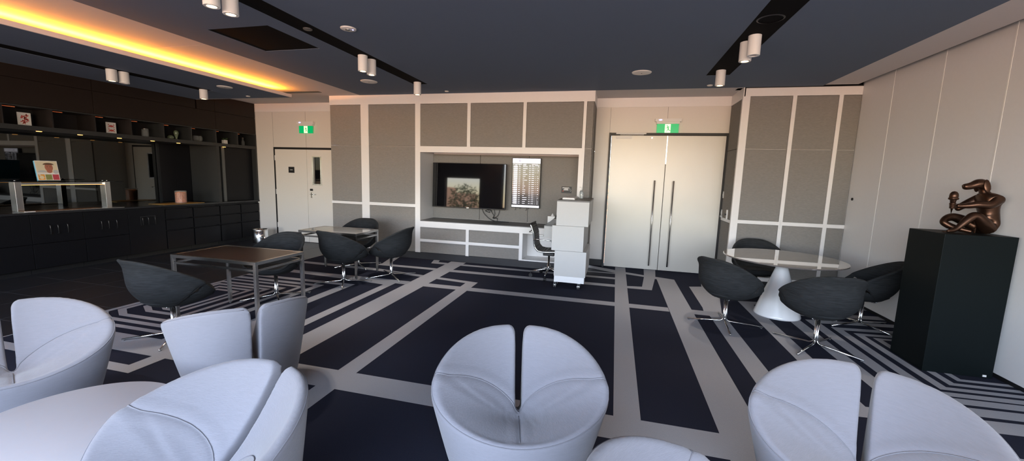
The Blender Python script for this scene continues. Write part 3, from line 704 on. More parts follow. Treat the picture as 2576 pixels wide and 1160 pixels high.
def cable(pts):
    P_ = [Vector(p) for p in pts]; out = []
    for i in range(len(P_)-1):
        p0 = P_[max(i-1, 0)]; p1 = P_[i]; p2 = P_[i+1]; p3 = P_[min(i+2, len(P_)-1)]
        for k in range(8):
            u = k/8; out.append(.5*((2*p1)+(p2-p0)*u+(2*p0-5*p1+4*p2-p3)*u*u+(3*p1-p0-3*p2+p3)*u**3))
    out.append(P_[-1]); tube(bm, out, .0055, 6)
cable([(-2.50, 7.50, 1.02), (-2.44, 7.50, .88), (-2.30, 7.48, .77), (-2.15, 7.44, .742), (-1.92, 7.42, .742)])
cable([(-2.26, 7.51, 1.0), (-2.22, 7.5, .88), (-2.26, 7.5, .80), (-2.16, 7.5, .85), (-2.12, 7.5, 1.0)])
cable([(-2.38, 7.51, .99), (-2.31, 7.5, .94), (-2.24, 7.5, .84), (-2.25, 7.5, .79), (-2.17, 7.48, .80), (-2.16, 7.46, .742)])
cable([(-2.45, 7.52, .98), (-2.36, 7.51, .95), (-2.42, 7.51, .93), (-2.33, 7.51, .90), (-2.36, 7.51, .96), (-2.28, 7.51, .93)])
tag(obj('cable_tangle', bm, m_black, None, True), 'loose black cables hanging below the television onto the niche shelf', 'cable')
t = thing('notice_card', 'small black wall notice with white lettering and a small red mark above the lectern', 'notice', (-.875, 7.543, 1.39))
box('card', -.092, .092, -.006, 0, -.06, .06, m_black, t)
bxs('notice_lettering', [(-.075, .045, -.007, -.006, .028, .042), (-.04, .03, -.007, -.006, .014, .022), (-.055, .035, -.007, -.006, -.008, .006)], m_plasticw, t)
bm = bmesh.new(); tube(bm, [(.05, -.0065, .04), (.065, -.0065, .02), (.05, -.0065, -.01)], .004, 6); tube(bm, [(.075, -.0065, .01), (.085, -.0065, -.01), (.07, -.0065, -.03)], .004, 6); obj('notice_graphic', bm, m_lect, t)
bm = bmesh.new()
bm.faces.new([bm.verts.new((-.062+.012*(16*sin(a)**3)/16, -.0068, -.024+.012*(13*cos(a)-5*cos(2*a)-2*cos(3*a)-cos(4*a))/16)) for a in [2*PI*k/20 for k in range(20)]]); obj('red_mark', bm, m_red, t)

# ------------------------------------------------------------------ lounge tub chairs with a split back
def lounge_surface():
    a, f, b, h0, h1 = .440, .225, .470, .405, .725
    seat = Vector((0, .075, .365)); base_c = Vector((0, .09, 0))
    def rim(ph):
        c = -cos(ph); t = min(1, abs(ph)/PI/.9); t = t*t*(3-2*t)
        return Vector((a*sin(ph), c*(f if c < 0 else b), h0+(h1-h0)*t))
    def outer(ph, u):   # u 0 floor .. 1 just below the rim
        R_ = rim(ph); ht = R_.z-.03
        c = -cos(ph); bp = base_c+Vector((.315*sin(ph), .30*c, .03))
        k = u**.85
        p = bp.lerp(Vector((R_.x, R_.y, ht)), k); p.z = .03+(ht-.03)*u
        return p
    def inner(ph, t):   # t 0 rim .. 1 seat centre
        R_ = rim(ph); q = Vector((R_.x*.90, R_.y*.90+.008, R_.z-.006)); k = abs(ph)/PI
        p = q.lerp(Vector((seat.x, seat.y, 0)), t)
        p.z = seat.z+(q.z-seat.z)*(1-t)**(1.15+.75*k)
        # plump cushions
        p.z += .018*sin(PI*min(1, t*1.15))*(1 if k > .55 else .6)
        return p
    return rim, outer, inner, seat
def make_lounge():
    rim, outer, inner, seat = lounge_surface()
    bm = bmesh.new(); N = 168
    secs = []
    for i in range(N):
        ph = -PI+2*PI*i/N
        R_ = rim(ph); s = [outer(ph, u) for u in (0, .2, .4, .6, .8, .93, 1.)]
        for k, dz in ((.995, -.016), (.97, -.003), (.94, 0)): s.append(Vector((R_.x*k, R_.y*k+(1-k)*.05, R_.z+dz)))
        s += [inner(ph, t) for t in (0, .06, .14, .24, .36, .5, .64, .78, .9)]
        secs.append([bm.verts.new(p) for p in s])
    for i in range(N):
        j = (i+1) % N
        for k in range(len(secs[0])-1): bm.faces.new((secs[i][k], secs[j][k], secs[j][k+1], secs[i][k+1]))
    bm.faces.new([s[-1] for s in secs]); bm.faces.new([s[0] for s in secs][::-1])
    bmesh.ops.recalc_face_normals(bm, faces=bm.faces)
    body = obj('tmp_body', bm, None)
    # slot cutter: runs out through the back and widens where it leaves the rim
    bm = bmesh.new(); prof = [(.0, .9), (.012, .9)]
    def sec(y, zb):
        half = [(.004, zb), (.015, zb+.010), (.0185, zb+.03), (.021, .60), (.026, .685), (.040, .712), (.075, .732), (.075, .95)]
        pts = [(-x, z) for x, z in half[::-1]]+[(x, z) for x, z in half]
        return [bm.verts.new((x, y, max(z, zb))) for x, z in pts]
    r = [sec(.105, .372), sec(.20, .33), sec(.32, .26), sec(.75, .05)]
    for q in range(3):
        n = len(r[0])
        for k in range(n): bm.faces.new((r[q][k], r[q][(k+1) % n], r[q+1][(k+1) % n], r[q+1][k]))
    bm.faces.new(r[0][::-1]); bm.faces.new(r[-1]); bmesh.ops.recalc_face_normals(bm, faces=bm.faces)
    cut = obj('tmp_cut', bm, None)
    md = body.modifiers.new('b', 'BOOLEAN'); md.operation = 'DIFFERENCE'; md.object = cut; md.solver = 'EXACT'
    rm = body.modifiers.new('r', 'REMESH'); rm.mode = 'VOXEL'; rm.voxel_size = .0085
    sm = body.modifiers.new('s', 'SMOOTH'); sm.factor = .6; sm.iterations = 6
    me = bpy.data.meshes.new_from_object(body.evaluated_get(bpy.context.evaluated_depsgraph_get()))
    bpy.data.objects.remove(body); bpy.data.objects.remove(cut)
    # seams: wing / seat joints, front centre joint, and a line just under the rim
    seams = []
    for s in (-1, 1):
        p0 = rim(s*math.radians(96)); line = [Vector((p0.x*c_, p0.y*c_, p0.z+dz)) for c_, dz in ((1., -.012), (.985, -.004), (.96, .004), (.93, .003))]
        for k in range(41):
            u = k/40; ph = s*(math.radians(96)+(PI-math.radians(96)-.02)*u**1.0)
            line.append(inner(ph, min(.92, .92*u**.72)))
        seams.append(line)
    centre = [inner(0, t) for t in [1-.05*k for k in range(20)]]
    bv = BVHTree.FromPolygons([v.co for v in me.vertices], [p.vertices[:] for p in me.polygons])
    def snap(line, off=.0015):
        out = []
        for p in line:
            h = bv.find_nearest(p)
            if h[0] is not None: out.append(h[0]+h[1]*off)
        return out
    pts = []
    for l in seams: pts += snap(l, 0)
    pts += snap(centre, 0)
    dense = []
    for l in [snap(q, 0) for q in seams]+[snap(centre, 0)]:
        for i in range(len(l)-1):
            for k in range(3): dense.append(l[i].lerp(l[i+1], k/3))
    kd = KDTree(len(dense))
    for i, p in enumerate(dense): kd.insert(p, i)
    kd.balance()
    me.calc_loop_triangles()
    nrm = [v.normal.copy() for v in me.vertices]
    for v, n in zip(me.vertices, nrm):
        _, _, d = kd.find(v.co)
        if d < .06: v.co -= n*(.0040*math.exp(-(d/.010)**2)-.0016*math.exp(-((d-.035)/.020)**2))
        # fabric pulls on the seat beside the slot
        x, y, z = v.co
        if n.z > .3 and z < .47 and -.10 < y < .14 and .02 < abs(x) < .22:
            w = math.exp(-((abs(x)-.10)/.06)**2)*math.exp(-((y-.03)/.06)**2)
            v.co += n*(.0022*sin(x*150+y*40+9*noise.noise(v.co*7))*w*(.4+noise.noise(v.co*12)))
    bv = BVHTree.FromPolygons([v.co for v in me.vertices], [p.vertices[:] for p in me.polygons])
    t = thing('lounge_chair', '', 'lounge chair')
    link('tub_body', me, m_lounge, t, True)
    bm = bmesh.new()
    for l in seams:
        q = snap(l, .001); tube(bm, q, .0028, 6)
    obj('wing_seam', bm, m_pipe, t, True)
    bm = bmesh.new(); tube(bm, snap(centre, .0008), .0022, 6); obj('seat_seam', bm, m_pipe, t, True)
    bm = bmesh.new(); ring = []
    for k in range(-40, 41):
        ph = math.radians(172)*k/40; R_ = rim(ph); ring.append(Vector((R_.x*.998, R_.y*.998, R_.z-.012)))
    tube(bm, snap(ring, .0008), .0025, 6); obj('rim_seam', bm, m_pipe, t, True)
    bm = bmesh.new(); lathe(bm, [(.26, 0), (.27, .032)], 40, (0, .09, 0)); obj('base_plate', bm, m_black, t, True)
    return t
lc = make_lounge()
LOUNGE = [((-.397, 1.857), .25, 'pale blue-grey split back tub chair standing alone in the centre foreground'),
          ((-2.591, 2.294), 4.164, 'pale blue-grey tub chair seen from behind in front of the nearest square table'),
          ((-1.514, 1.023), -.20, 'pale blue-grey tub chair nearest the camera at left, overlapping the round white table'),
          ((-3.282, 1.445), 1.15, 'pale blue-grey tub chair cut off by the left edge of the picture'),
          ((1.081, 1.887), -.434, 'largest pale blue-grey tub chair at the lower right'),
          ((.414, 1.122), 1.64, 'pale blue-grey tub chair at the bottom edge, only its rounded top in view')]
for i, ((x, y), rz, lb) in enumerate(LOUNGE):
    if i == 0:
        lc.location = (x, y, 0); lc.rotation_euler = (0, 0, rz); lc['label'] = lb; lc['group'] = 'pale blue-grey lounge chairs'
    else: dup(lc, (x, y, 0), rz, lb)

# low round white table
t = thing('coffee_table', 'low round white table between the tub chairs at the lower left', 'coffee table', (-2.345, 1.17, 0))
bm = bmesh.new(); lathe(bm, [(.395, .400), (.41, .402), (.41, .418), (.405, .42), (.0, .42)], 96, cap1=False); sharp(obj('table_top', bm, m_lowtop, t))
bm = bmesh.new(); lathe(bm, [(.035, .012), (.035, .40)], 24); obj('stem', bm, m_chrome, t, True)
bm = bmesh.new(); lathe(bm, [(.22, 0), (.22, .008), (.04, .016)], 48); sharp(obj('foot', bm, m_chrome, t))

# ------------------------------------------------------------------ charcoal tub chairs on chrome crosses
def make_tub():
    t = thing('tub_chair', '', 'chair')
    def shell(ph, s):
        # ph 0 front .. pi back, s 0 bottom centre .. 1 rim
        k = abs(ph)/PI; c = -cos(ph)
        kk = min(1, max(0, (k-.08)/.86)); kk = kk*kk*(3-2*kk)
        hz = .455+.345*kk
        rx = .300+.035*math.exp(-((k-.36)/.18)**2)
        ry = .330 if c < 0 else .275
        r = sin(min(1, s*1.55)*PI/2)**.85
        zf = max(0, (s-.20)/.80)**1.12
        z = .335+(hz-.335)*zf
        # the back shell laps over the arm lobes along a curved edge
        ks = .40+.34*(1-s)**1.3; st = 1/(1+math.exp(min(50, max(-50, (k-ks)/.006))))
        r -= .065*st*min(1, s*2)
        x = rx*r*sin(ph); y = ry*r*c
        y += .04*zf*max(0, c)
        if s > .84:   # out-turned lip, strongest at the back
            q = (s-.84)/.16; o = .032*q*q*(.10+.90*kk)
            x += o*sin(ph); y += o*c; z -= .008*q
        # front corners droop into rounded lobes
        g = math.exp(-((k-.26)/.14)**2)*max(0, s-.45)
        z -= .10*g; x += .07*g*sin(ph); y += .03*g*c
        return Vector((x, y, z))
    NP, NS = 176, 26
    bm = bmesh.new(); V = []
    for i in range(NP):
        ph = -PI+2*PI*i/NP
        V.append([bm.verts.new(shell(ph, (j+1)/NS)) for j in range(NS)])
    c0 = bm.verts.new((0, 0, .335))
    for i in range(NP):
        j = (i+1) % NP; phm = abs(-PI+2*PI*(i+.5)/NP)/PI
        bm.faces.new((c0, V[j][0], V[i][0]))
        for k in range(NS-1):
            s = (k+1.5)/NS
            # slit between back shell and arm lobe
            if abs(phm-(.40+.34*(1-s)**1.3-.012)) < .020*(1-abs(s-.66)/.16)+.004 and .50 < s < .82: continue
            bm.faces.new((V[i][k], V[j][k], V[j][k+1], V[i][k+1]))
    bmesh.ops.recalc_face_normals(bm, faces=bm.faces)
    me = bpy.data.meshes.new('x'); bm.to_mesh(me); bm.free()
    tmp = bpy.data.objects.new('tmp', me); COL.objects.link(tmp)
    so = tmp.modifiers.new('s', 'SOLIDIFY'); so.thickness = .028; so.offset = 0
    ss = tmp.modifiers.new('u', 'SUBSURF'); ss.levels = 1
    me2 = bpy.data.meshes.new_from_object(tmp.evaluated_get(bpy.context.evaluated_depsgraph_get())); bpy.data.objects.remove(tmp)
    link('shell', me2, m_tub, t, True)
    bm = bmesh.new()
    for sgn in (-1, 1):
        line = []
        for k in range(20):
            u = k/19; s = .97-.72*u; ph = sgn*PI*(.40+.34*(1-s)**1.3+.004)
            p = shell(ph, s); n = Vector((p.x, p.y, -.12 if s < .5 else 0)).normalized(); line.append(p+n*.0125)
        tube(bm, line, .0045, 6)
    obj('fold_seam', bm, m_tubin, t, True)
    bm = bmesh.new()
    lathe(bm, [(.0, .336), (.20, .345), (.225, .365), (.20, .385), (.0, .38)], 40, (0, -.01, .012), cap0=False, cap1=False)
    for v in bm.verts: v.co.y *= 1.05
    obj('seat_pad', bm, m_tub, t, True)
    bm = bmesh.new()
    for a in range(4):
        th = PI/4+a*PI/2; tube(bm, [(.03*cos(th), .03*sin(th), .312), (.12*cos(th), .12*sin(th), .310), (.15*cos(th), .15*sin(th), .322)], .007, 8)
    obj('seat_mount', bm, m_chrome, t, True)
    for a in range(4):
        th = PI/4+a*PI/2; c, s = cos(th), sin(th); bm = bmesh.new(); d = .0125
        tube(bm, [(d*c, d*s, .322), (d*c, d*s, .075), ((d+.004)*c, (d+.004)*s, .058), ((d+.018)*c, (d+.018)*s, .045), (.05*c, .05*s, .038), (.39*c, .39*s, .013)], .0095, 10)
        g = obj('leg', bm, m_chrome, t, True)
        bm = bmesh.new(); tube(bm, [(.375*c, .375*s, .0), (.375*c, .375*s, .008)], .01, 10); obj('foot_glide', bm, m_rubber, g, True)
    return t
tub = make_tub()
TUBS = [((-3.985, 2.83), PI-.12, 'charcoal tub chair before the nearest square table, largest of those at the left'),
        ((-4.06, 4.12), .08, 'charcoal tub chair on the far side of the brown topped square table'),
        ((-3.73, 4.99), PI-.22, 'charcoal tub chair in front of the grey topped table, its back to the room'),
        ((-3.30, 5.56), -PI/2+.05, 'charcoal tub chair seen side on at the right end of the grey topped table'),
        ((-4.20, 6.02), .12, 'charcoal tub chair behind the grey topped table by the fabric wall'),
        ((1.30, 4.97), PI-.86, 'charcoal tub chair on the left side of the round glass topped table'),
        ((2.03, 4.54), PI+.05, 'charcoal tub chair in front of the round table, back to the camera'),
        ((2.86, 5.46), -PI/2-.35, 'charcoal tub chair between the round table and the pale wall at the right'),
        ((2.03, 6.42), -.05, 'charcoal tub chair behind the round table against the fabric panelled wall')]
for i, ((x, y), rz, lb) in enumerate(TUBS):
    if i == 0: tub.location = (x, y, 0); tub.rotation_euler = (0, 0, rz); tub['label'] = lb; tub['group'] = 'charcoal tub chairs'
    else: dup(tub, (x, y, 0), rz, lb)

# ------------------------------------------------------------------ square tables
def square_table(x0, x1, y0, y1, h, mt, lb):
    cx, cy = (x0+x1)/2, (y0+y1)/2; t = thing('square_table', lb, 'table', (cx, cy, 0), 0, 'steel framed tables')
    a, b = (x1-x0)/2, (y1-y0)/2; w = .032
    bxs('top_frame', [(-a, a, -b, -b+w, h-w, h), (-a, a, b-w, b, h-w, h), (-a, -a+w, -b+w, b-w, h-w, h), (a-w, a, -b+w, b-w, h-w, h)], m_steel, t, .0015)
    box('top_panel', -a+w, a-w, -b+w, b-w, h-.02, h-.002, mt, t)
    z1 = h-.075; z0 = z1-.022
    bxs('lower_rail', [(-a+w, a-w, -b+.004, -b+.026, z0, z1), (-a+w, a-w, b-.026, b-.004, z0, z1), (-a+.004, -a+.026, -b+w, b-w, z0, z1), (a-.026, a-.004, -b+w, b-w, z0, z1)], m_steel, t, .001)
    for sx in (-1, 1):
        for sy in (-1, 1):
            xa, xb = sorted((sx*a, sx*(a-w))); ya, yb = sorted((sy*b, sy*(b-w)))
            l = box('leg', xa, xb, ya, yb, .014, h-w, m_steel, t, .0015)
            bm = bmesh.new(); lathe(bm, [(.012, 0), (.012, .014)], 12, ((xa+xb)/2, (ya+yb)/2, 0)); obj('foot', bm, m_rubber, l, True)
square_table(-4.40, -3.33, 3.14, 3.78, .70, m_tabletop, 'square steel framed table with a dark brown top, nearer of the two')
square_table(-4.68, -3.67, 5.21, 5.80, .69, m_tabletop2, 'steel framed table with a glossy grey top further back near the left door')

# ------------------------------------------------------------------ round table on a white cone
t = thing('round_table', 'round glossy topped table on a white cone base at the right', 'table', (2.035, 5.585, 0))
bm = bmesh.new(); lathe(bm, [(.25, 0), (.252, .012), (.246, .03), (.06, .62), (.042, .70)], 64, (.0, -.02, 0)); obj('cone_base', bm, m_gloss, t, True)
bm = bmesh.new(); lathe(bm, [(.64, .702), (.648, .706), (.648, .716), (.642, .720)], 96); sharp(obj('table_top', bm, m_tableglass, t))

# ------------------------------------------------------------------ plinth and bronze figure
t = thing('plinth', 'tall black plinth in front of the pale wall carrying the bronze figure', 'plinth', (2.99, 4.46, 0))
box('plinth_body', -.25, .25, -.22, .22, .0, 1.23, m_ped, t, .003)
box('white_foot', .18, .205, -.226, -.218, .012, .028, m_plasticw, t)

def skin_mesh(name, verts, edges, radii, m, parent, root=0, lv=2, loc=None):
    me = bpy.data.meshes.new(name); me.from_pydata(verts, edges, []); o = bpy.data.objects.new(name, me); COL.objects.link(o)
    sk = o.modifiers.new('s', 'SKIN'); sk.use_smooth_shade = True
    for i, r in enumerate(radii):
        d = me.skin_vertices[0].data[i]; d.radius = (r, r) if not isinstance(r, tuple) else r; d.use_root = (i == root)
    sb = o.modifiers.new('u', 'SUBSURF'); sb.levels = lv
    m2 = bpy.data.meshes.new_from_object(o.evaluated_get(bpy.context.evaluated_depsgraph_get())); bpy.data.objects.remove(o)
    return link(name, m2, m, parent, True, loc)

t = thing('bronze_statue', 'bronze seated figure with a hound head holding an ice cream cone on the plinth', 'statue', (3.0, 4.45, 1.23))
def sp(x, z, y=0.): return (x-3.0, y, z-1.23)
V = [sp(3.150, 1.292), sp(3.168, 1.37), sp(3.152, 1.46), sp(3.125, 1.535), sp(3.100, 1.585), sp(3.090, 1.635),           # 0-5 pelvis..neck
     sp(3.150, 1.535, -.075), sp(3.105, 1.480, -.085), sp(3.02, 1.486, -.075), sp(2.965, 1.472, -.058), sp(2.910, 1.466, -.048), sp(2.888, 1.468, -.043),   # 6-11 near arm
     sp(3.13, 1.540, .075), sp(3.06, 1.49, .09), sp(3.0, 1.45, .085), sp(2.97, 1.425, .07),                              # 12-15 far arm
     sp(3.130, 1.283, -.06), sp(3.07, 1.345, -.075), sp(3.010, 1.400, -.075), sp(2.955, 1.34, -.08), sp(2.900, 1.275, -.085), sp(2.872, 1.252, -.088), sp(2.820, 1.245, -.092),  # 16-22 near leg
     sp(3.13, 1.280, .05), sp(3.02, 1.345, .075), sp(2.955, 1.370, .085), sp(2.905, 1.340, .075), sp(2.878, 1.312, .06), sp(2.93, 1.275, .03), sp(3.0, 1.255, -.02), sp(3.035, 1.245, -.05)]  # 23-30 far leg, folded
E_ = [(0,1),(1,2),(2,3),(3,4),(4,5),(3,6),(6,7),(7,8),(8,9),(9,10),(10,11),(3,12),(12,13),(13,14),(14,15),(0,16),(16,17),(17,18),(18,19),(19,20),(20,21),(21,22),
      (0,23),(23,24),(24,25),(25,26),(26,27),(27,28),(28,29),(29,30)]
rad = [(.070,.070),.070,.076,.060,.036,.034, .044,.038,.031,.027,.019,.024, .044,.036,.030,.022, .056,.052,.042,.034,.022,.020,.013, .056,.046,.040,.034,.030,.030,.022,.015]
skin_mesh('figure', V, E_, rad, m_bronze, t, 0)
# hound head
bm = bmesh.new(); rings = []
for x, z, ry, rz in [(3.121, 1.640, .008, .012), (3.112, 1.648, .030, .034), (3.085, 1.658, .043, .043), (3.050, 1.664, .044, .040), (3.022, 1.656, .038, .038), (3.000, 1.645, .031, .033), (2.978, 1.638, .027, .029), (2.960, 1.635, .024, .026), (2.948, 1.636, .018, .019), (2.943, 1.637, .006, .007)]:
    rings.append([bm.verts.new(sp(x+.010*sin(a)*0, z+rz*sin(a), ry*cos(a))) for a in [2*PI*k/20 for k in range(20)]])
for i in range(len(rings)-1):
    for k in range(20): bm.faces.new((rings[i][k], rings[i][(k+1) % 20], rings[i+1][(k+1) % 20], rings[i+1][k]))
bm.faces.new(rings[0]); bm.faces.new(rings[-1]); bmesh.ops.recalc_face_normals(bm, faces=bm.faces); bmesh.ops.subdivide_edges(bm, edges=bm.edges[:], cuts=1, use_grid_fill=True, smooth=.6)
obj('hound_head', bm, m_bronze, t, True)
for s in (-1, 1):
    bm = bmesh.new(); lathe(bm, [(.0008, -.050), (.010, -.046), (.019, -.030), (.021, -.010), (.018, .012), (.012, .028), (.0008, .036)], 20, cap0=False, cap1=False)
    o = obj('ear', bm, m_bronze, t, True); o.location = sp(3.078, 1.655, s*.049); o.scale = (1.15, .38, 1.3); o.rotation_euler = (s*.16, -.12, 0)
    bm = bmesh.new(); lathe(bm, [(.0005, -.006), (.005, -.004), (.006, 0), (.005, .004), (.0005, .006)], 12, cap0=False, cap1=False); o = obj('eye', bm, m_bronze, t, True); o.location = sp(3.028, 1.675, s*.030)
bm = bmesh.new(); lathe(bm, [(.003, -.007), (.008, -.003), (.008, .004), (.003, .008)], 14); o = obj('nose', bm, m_bronze, t, True); o.location = sp(2.944, 1.640)
# fingers round the cone, foot toes
cx = 2.866
for k in range(4):
    z = 1.487-.0125*k
    r = .0185-.0012*k
    pts = [sp(cx+.018, z, -.040-.006)]+[sp(cx+r*cos(a), z-.002, -.040+r*sin(a)) for a in (-1.1, -1.8, -2.6, -3.3, -3.9)]
    skin_mesh('finger', pts, [(i, i+1) for i in range(5)], [.0085, .0080, .0075, .007, .0066, .0055], m_bronze, t, 0, 1)
pts = [sp(cx+.016, 1.470, -.034), sp(cx+.014, 1.480, -.020), sp(cx+.002, 1.488, -.020), sp(cx-.008, 1.492, -.026)]
skin_mesh('thumb', pts, [(0,1),(1,2),(2,3)], [.0085, .008, .007, .006], m_bronze, t, 0, 1)
for bx, by, bz, dx in ((2.812, -.092, 1.238, -1), (3.045, -.055, 1.240, 1)):
    for k in range(5):
        o_ = (k-2)*.0085
        pts = [sp(bx, bz+.004, by+o_), sp(bx+dx*(.018-.002*k), bz, by+o_*1.15)] if dx < 0 else [sp(bx-.012, bz+.004+.009*k, by-.004), sp(bx-.008, bz+.001+.009*k, by-.020)]
        skin_mesh('toe', pts, [(0, 1)], [.0058, .0045], m_bronze, t, 0, 1)
t2 = thing('bronze_ice_cream', 'bronze ice cream cone held in the seated figure\'s hand', 'ice cream', (cx, 4.41, 1.397))
bm = bmesh.new(); lathe(bm, [(.001, 0), (.0225, .125), (.024, .130), (.020, .132)], 24); obj('cone', bm, m_bronze, t2, True)
bm = bmesh.new(); lathe(bm, [(.022, .122), (.033, .126), (.034, .134), (.029, .140), (.030, .155), (.027, .175), (.015, .192), (.001, .196)], 28, cap1=False)
for v in bm.verts: v.co += Vector((0, 0, .003*sin(math.atan2(v.co.y, v.co.x)*6))) if v.co.z < .14 else Vector()
obj('scoop', bm, m_bronze, t2, True)

# ------------------------------------------------------------------ stacked box lectern with desk wing
t = thing('lectern', 'light grey reception lectern of three offset stacked boxes on castors', 'lectern', (0, 0, 0))
B1 = (-.805, -.345); B2 = (-.860, -.400); B3 = (-.808, -.350)
bxs('upper_box', [(B1[0], B1[1], 5.85, 6.86, .92, 1.270)], m_lect, t, .003)
box('upper_top', B1[0]-.002, B1[1]+.002, 5.852, 6.90, 1.270, 1.289, m_dgrey, t)
bxs('middle_box', [(B2[0], B2[1], 5.85, 6.10, .552, .918), (-.50, B2[1], 6.10, 6.86, .552, .918)], m_lect, t, .003)
bxs('lower_box', [(B3[0], B3[1], 5.85, 6.08, .175, .550), (-.48, B3[1], 6.08, 6.70, .175, .550)], m_lect, t, .003)
box('plinth_band', -.802, -.365, 5.86, 6.10, .083, .174, m_gloss, t)
box('desk_top', -1.065, -.50, 6.40, 6.86, .835, .853, m_dgrey, t)
bxs('desk_drawer', [(-1.062, -.865, 6.42, 6.84, .655, .834)], m_lect, t, .002)
box('drawer_edge', -1.072, -1.062, 6.42, 6.84, .65, .84, m_lect, t)
bm = bmesh.new()
v = [bm.verts.new(p) for p in ((-1.05, 6.45, .853), (-.81, 6.45, .853), (-.81, 6.45, .955), (-.93, 6.45, .955), (-1.05, 6.80, .853), (-.81, 6.80, .853), (-.81, 6.80, .955), (-.93, 6.80, .955))]
for q in ((0,1,2,3), (7,6,5,4), (0,4,5,1), (1,5,6,2), (2,6,7,3), (3,7,4,0)): bm.faces.new([v[i] for i in q])
bmesh.ops.recalc_face_normals(bm, faces=bm.faces); obj('sloped_shelf', bm, m_dgrey, t)
def castor(x, y, par, r=.036, rz=0.):
    bm = bmesh.new()
    for dx in (-.011, .011):
        ring = [bm.verts.new((x+dx+w, y+r*cos(a), r+r*sin(a))) for w in (-.006, .006) for a in [2*PI*k/20 for k in range(20)]]
        for k in range(20): bm.faces.new((ring[k], ring[(k+1) % 20], ring[20+(k+1) % 20], ring[20+k]))
        bm.faces.new(ring[:20][::-1]); bm.faces.new(ring[20:])
    bmesh.ops.recalc_face_normals(bm, faces=bm.faces)
    c = sharp(obj('castor', bm, m_rubber, par))
    bm = bmesh.new(); B(bm, x-.02, x+.02, y-.012, y+.03, r*1.7, r*2.3+.001); tube(bm, [(x-.02, y, r), (x+.02, y, r)], .014, 12); obj('castor_fork', bm, m_chrome, c)
for x in (-.785, -.44):
    for y in (5.83, 6.05): castor(x, y+.03, t)
t = thing('tissue_box', 'white tissue box with a tissue peak on the desk behind the lectern', 'tissue box', (-1.02, 6.93, .736))
box('carton', -.075, .075, -.06, .06, 0, .215, m_plasticw, t, .003)
bm = bmesh.new(); lathe(bm, [(.03, .215), (.02, .235), (.002, .262)], 7); obj('tissue', bm, m_white, t)
t = thing('telephone', 'black telephone handset on the sloped shelf beside the lectern', 'telephone', (-.875, 6.60, .956))
bm = bmesh.new(); B(bm, -.05, .05, -.09, .09, 0, .02, .005); obj('phone_base', bm, m_black, t)
bm = bmesh.new(); tube(bm, [(-.02, -.08, .03), (-.02, -.04, .045), (-.02, .04, .045), (-.02, .08, .03)], [.018, .013, .013, .018], 12); obj('handset', bm, m_black, t, True)
t = thing('paper_tray', 'flat white tray lying on top of the lectern', 'tray', (-.665, 6.35, 1.2895))
bxs('tray_base', [(-.09, .09, -.30, .36, 0, .022)], m_plasticw, t, .003); box('paper', -.08, .08, -.28, .34, .0225, .026, m_white, t)
t = thing('pump_bottle', 'clear pump bottle of hand gel on top of the lectern', 'bottle', (-.525, 6.62, 1.2895))
bm = bmesh.new(); lathe(bm, [(.03, 0), (.032, .005), (.032, .10), (.022, .122), (.012, .128)], 28); obj('bottle_body', bm, m_soap, t, True)
bm = bmesh.new(); tube(bm, [(0, 0, .126), (0, 0, .175), (-.035, 0, .178)], [.006, .006, .005], 8); lathe(bm, [(.013, .124), (.013, .145)], 16); obj('pump', bm, m_plasticw, t, True)

# ------------------------------------------------------------------ office chair
t = thing('office_chair', 'chrome and black ribbed leather office chair tucked in beside the lectern', 'office chair', (-.975, 6.43, 0))
prof = [(.17, .455), (.05, .445), (-.08, .44), (-.155, .455), (-.195, .50), (-.215, .56), (-.222, .64), (-.23, .72), (-.262, .82), (-.285, .865)]
bm = bmesh.new(); hw = .19; rows = []
dense = []
for i in range(len(prof)-1):
    for k in range(8):
        u = k/8; dense.append((prof[i][0]*(1-u)+prof[i+1][0]*u, prof[i][1]*(1-u)+prof[i+1][1]*u))
dense.append(prof[-1]); tot = len(dense)
for i, (x, z) in enumerate(dense):
    j = min(i+1, tot-1); k = max(i-1, 0); d = Vector((dense[j][0]-dense[k][0], 0, dense[j][1]-dense[k][1])).normalized(); n = Vector((d.z, 0, -d.x))
    if n.x < 0 and n.z < 0: n = -n
    n = Vector((-d.z, 0, d.x)) if False else Vector((d.z, 0, -d.x))
    if i < 1: n = Vector((0, 0, 1))
    if n.dot(Vector((.3, 0, 1))) < 0: n = -n
    a = .007+.007*abs(sin(i*PI/3.5))
    rows.append([bm.verts.new((x+n.x*o, y, z+n.z*o)) for o, y in ((a, -hw), (a, hw), (-a*.4, hw), (-a*.4, -hw))])
for i in range(tot-1):
    for k in range(4): bm.faces.new((rows[i][k], rows[i][(k+1) % 4], rows[i+1][(k+1) % 4], rows[i+1][k]))
bm.faces.new(rows[0]); bm.faces.new(rows[-1][::-1]); bmesh.ops.recalc_face_normals(bm, faces=bm.faces)
obj('ribbed_seat_and_back', bm, m_leather, t)
for s in (-1, 1):
    bm = bmesh.new(); tube(bm, [(x, s*(hw+.012), z) for x, z in dense[::2]]+[(prof[-1][0], s*(hw+.012), prof[-1][1])], .013, 10); obj('side_rail', bm, m_chrome, t, True)
    bm = bmesh.new(); tube(bm, [(-.225, s*(hw+.02), .625), (-.20, s*(hw+.035), .642), (-.02, s*(hw+.035), .636), (.06, s*(hw+.03), .63), (.075, s*(hw+.03), .59), (.07, s*(hw+.025), .46)], .009, 8); obj('armrest', bm, m_chrome, t, True)
bm = bmesh.new(); tube(bm, [(-.285, -hw-.02, .868), (-.285, hw+.02, .868)], .016, 12); obj('top_bar', bm, m_leather, t, True)
bm = bmesh.new(); tube(bm, [(-.245, -hw, .76), (-.30, -hw*.9, .745), (-.31, 0, .74), (-.30, hw*.9, .745), (-.245, hw, .76)], .01, 10); obj('grab_handle', bm, m_chrome, t, True)
bm = bmesh.new(); B(bm, -.09, .09, -.07, .07, .36, .425, .01); obj('tilt_mechanism', bm, m_black, t)
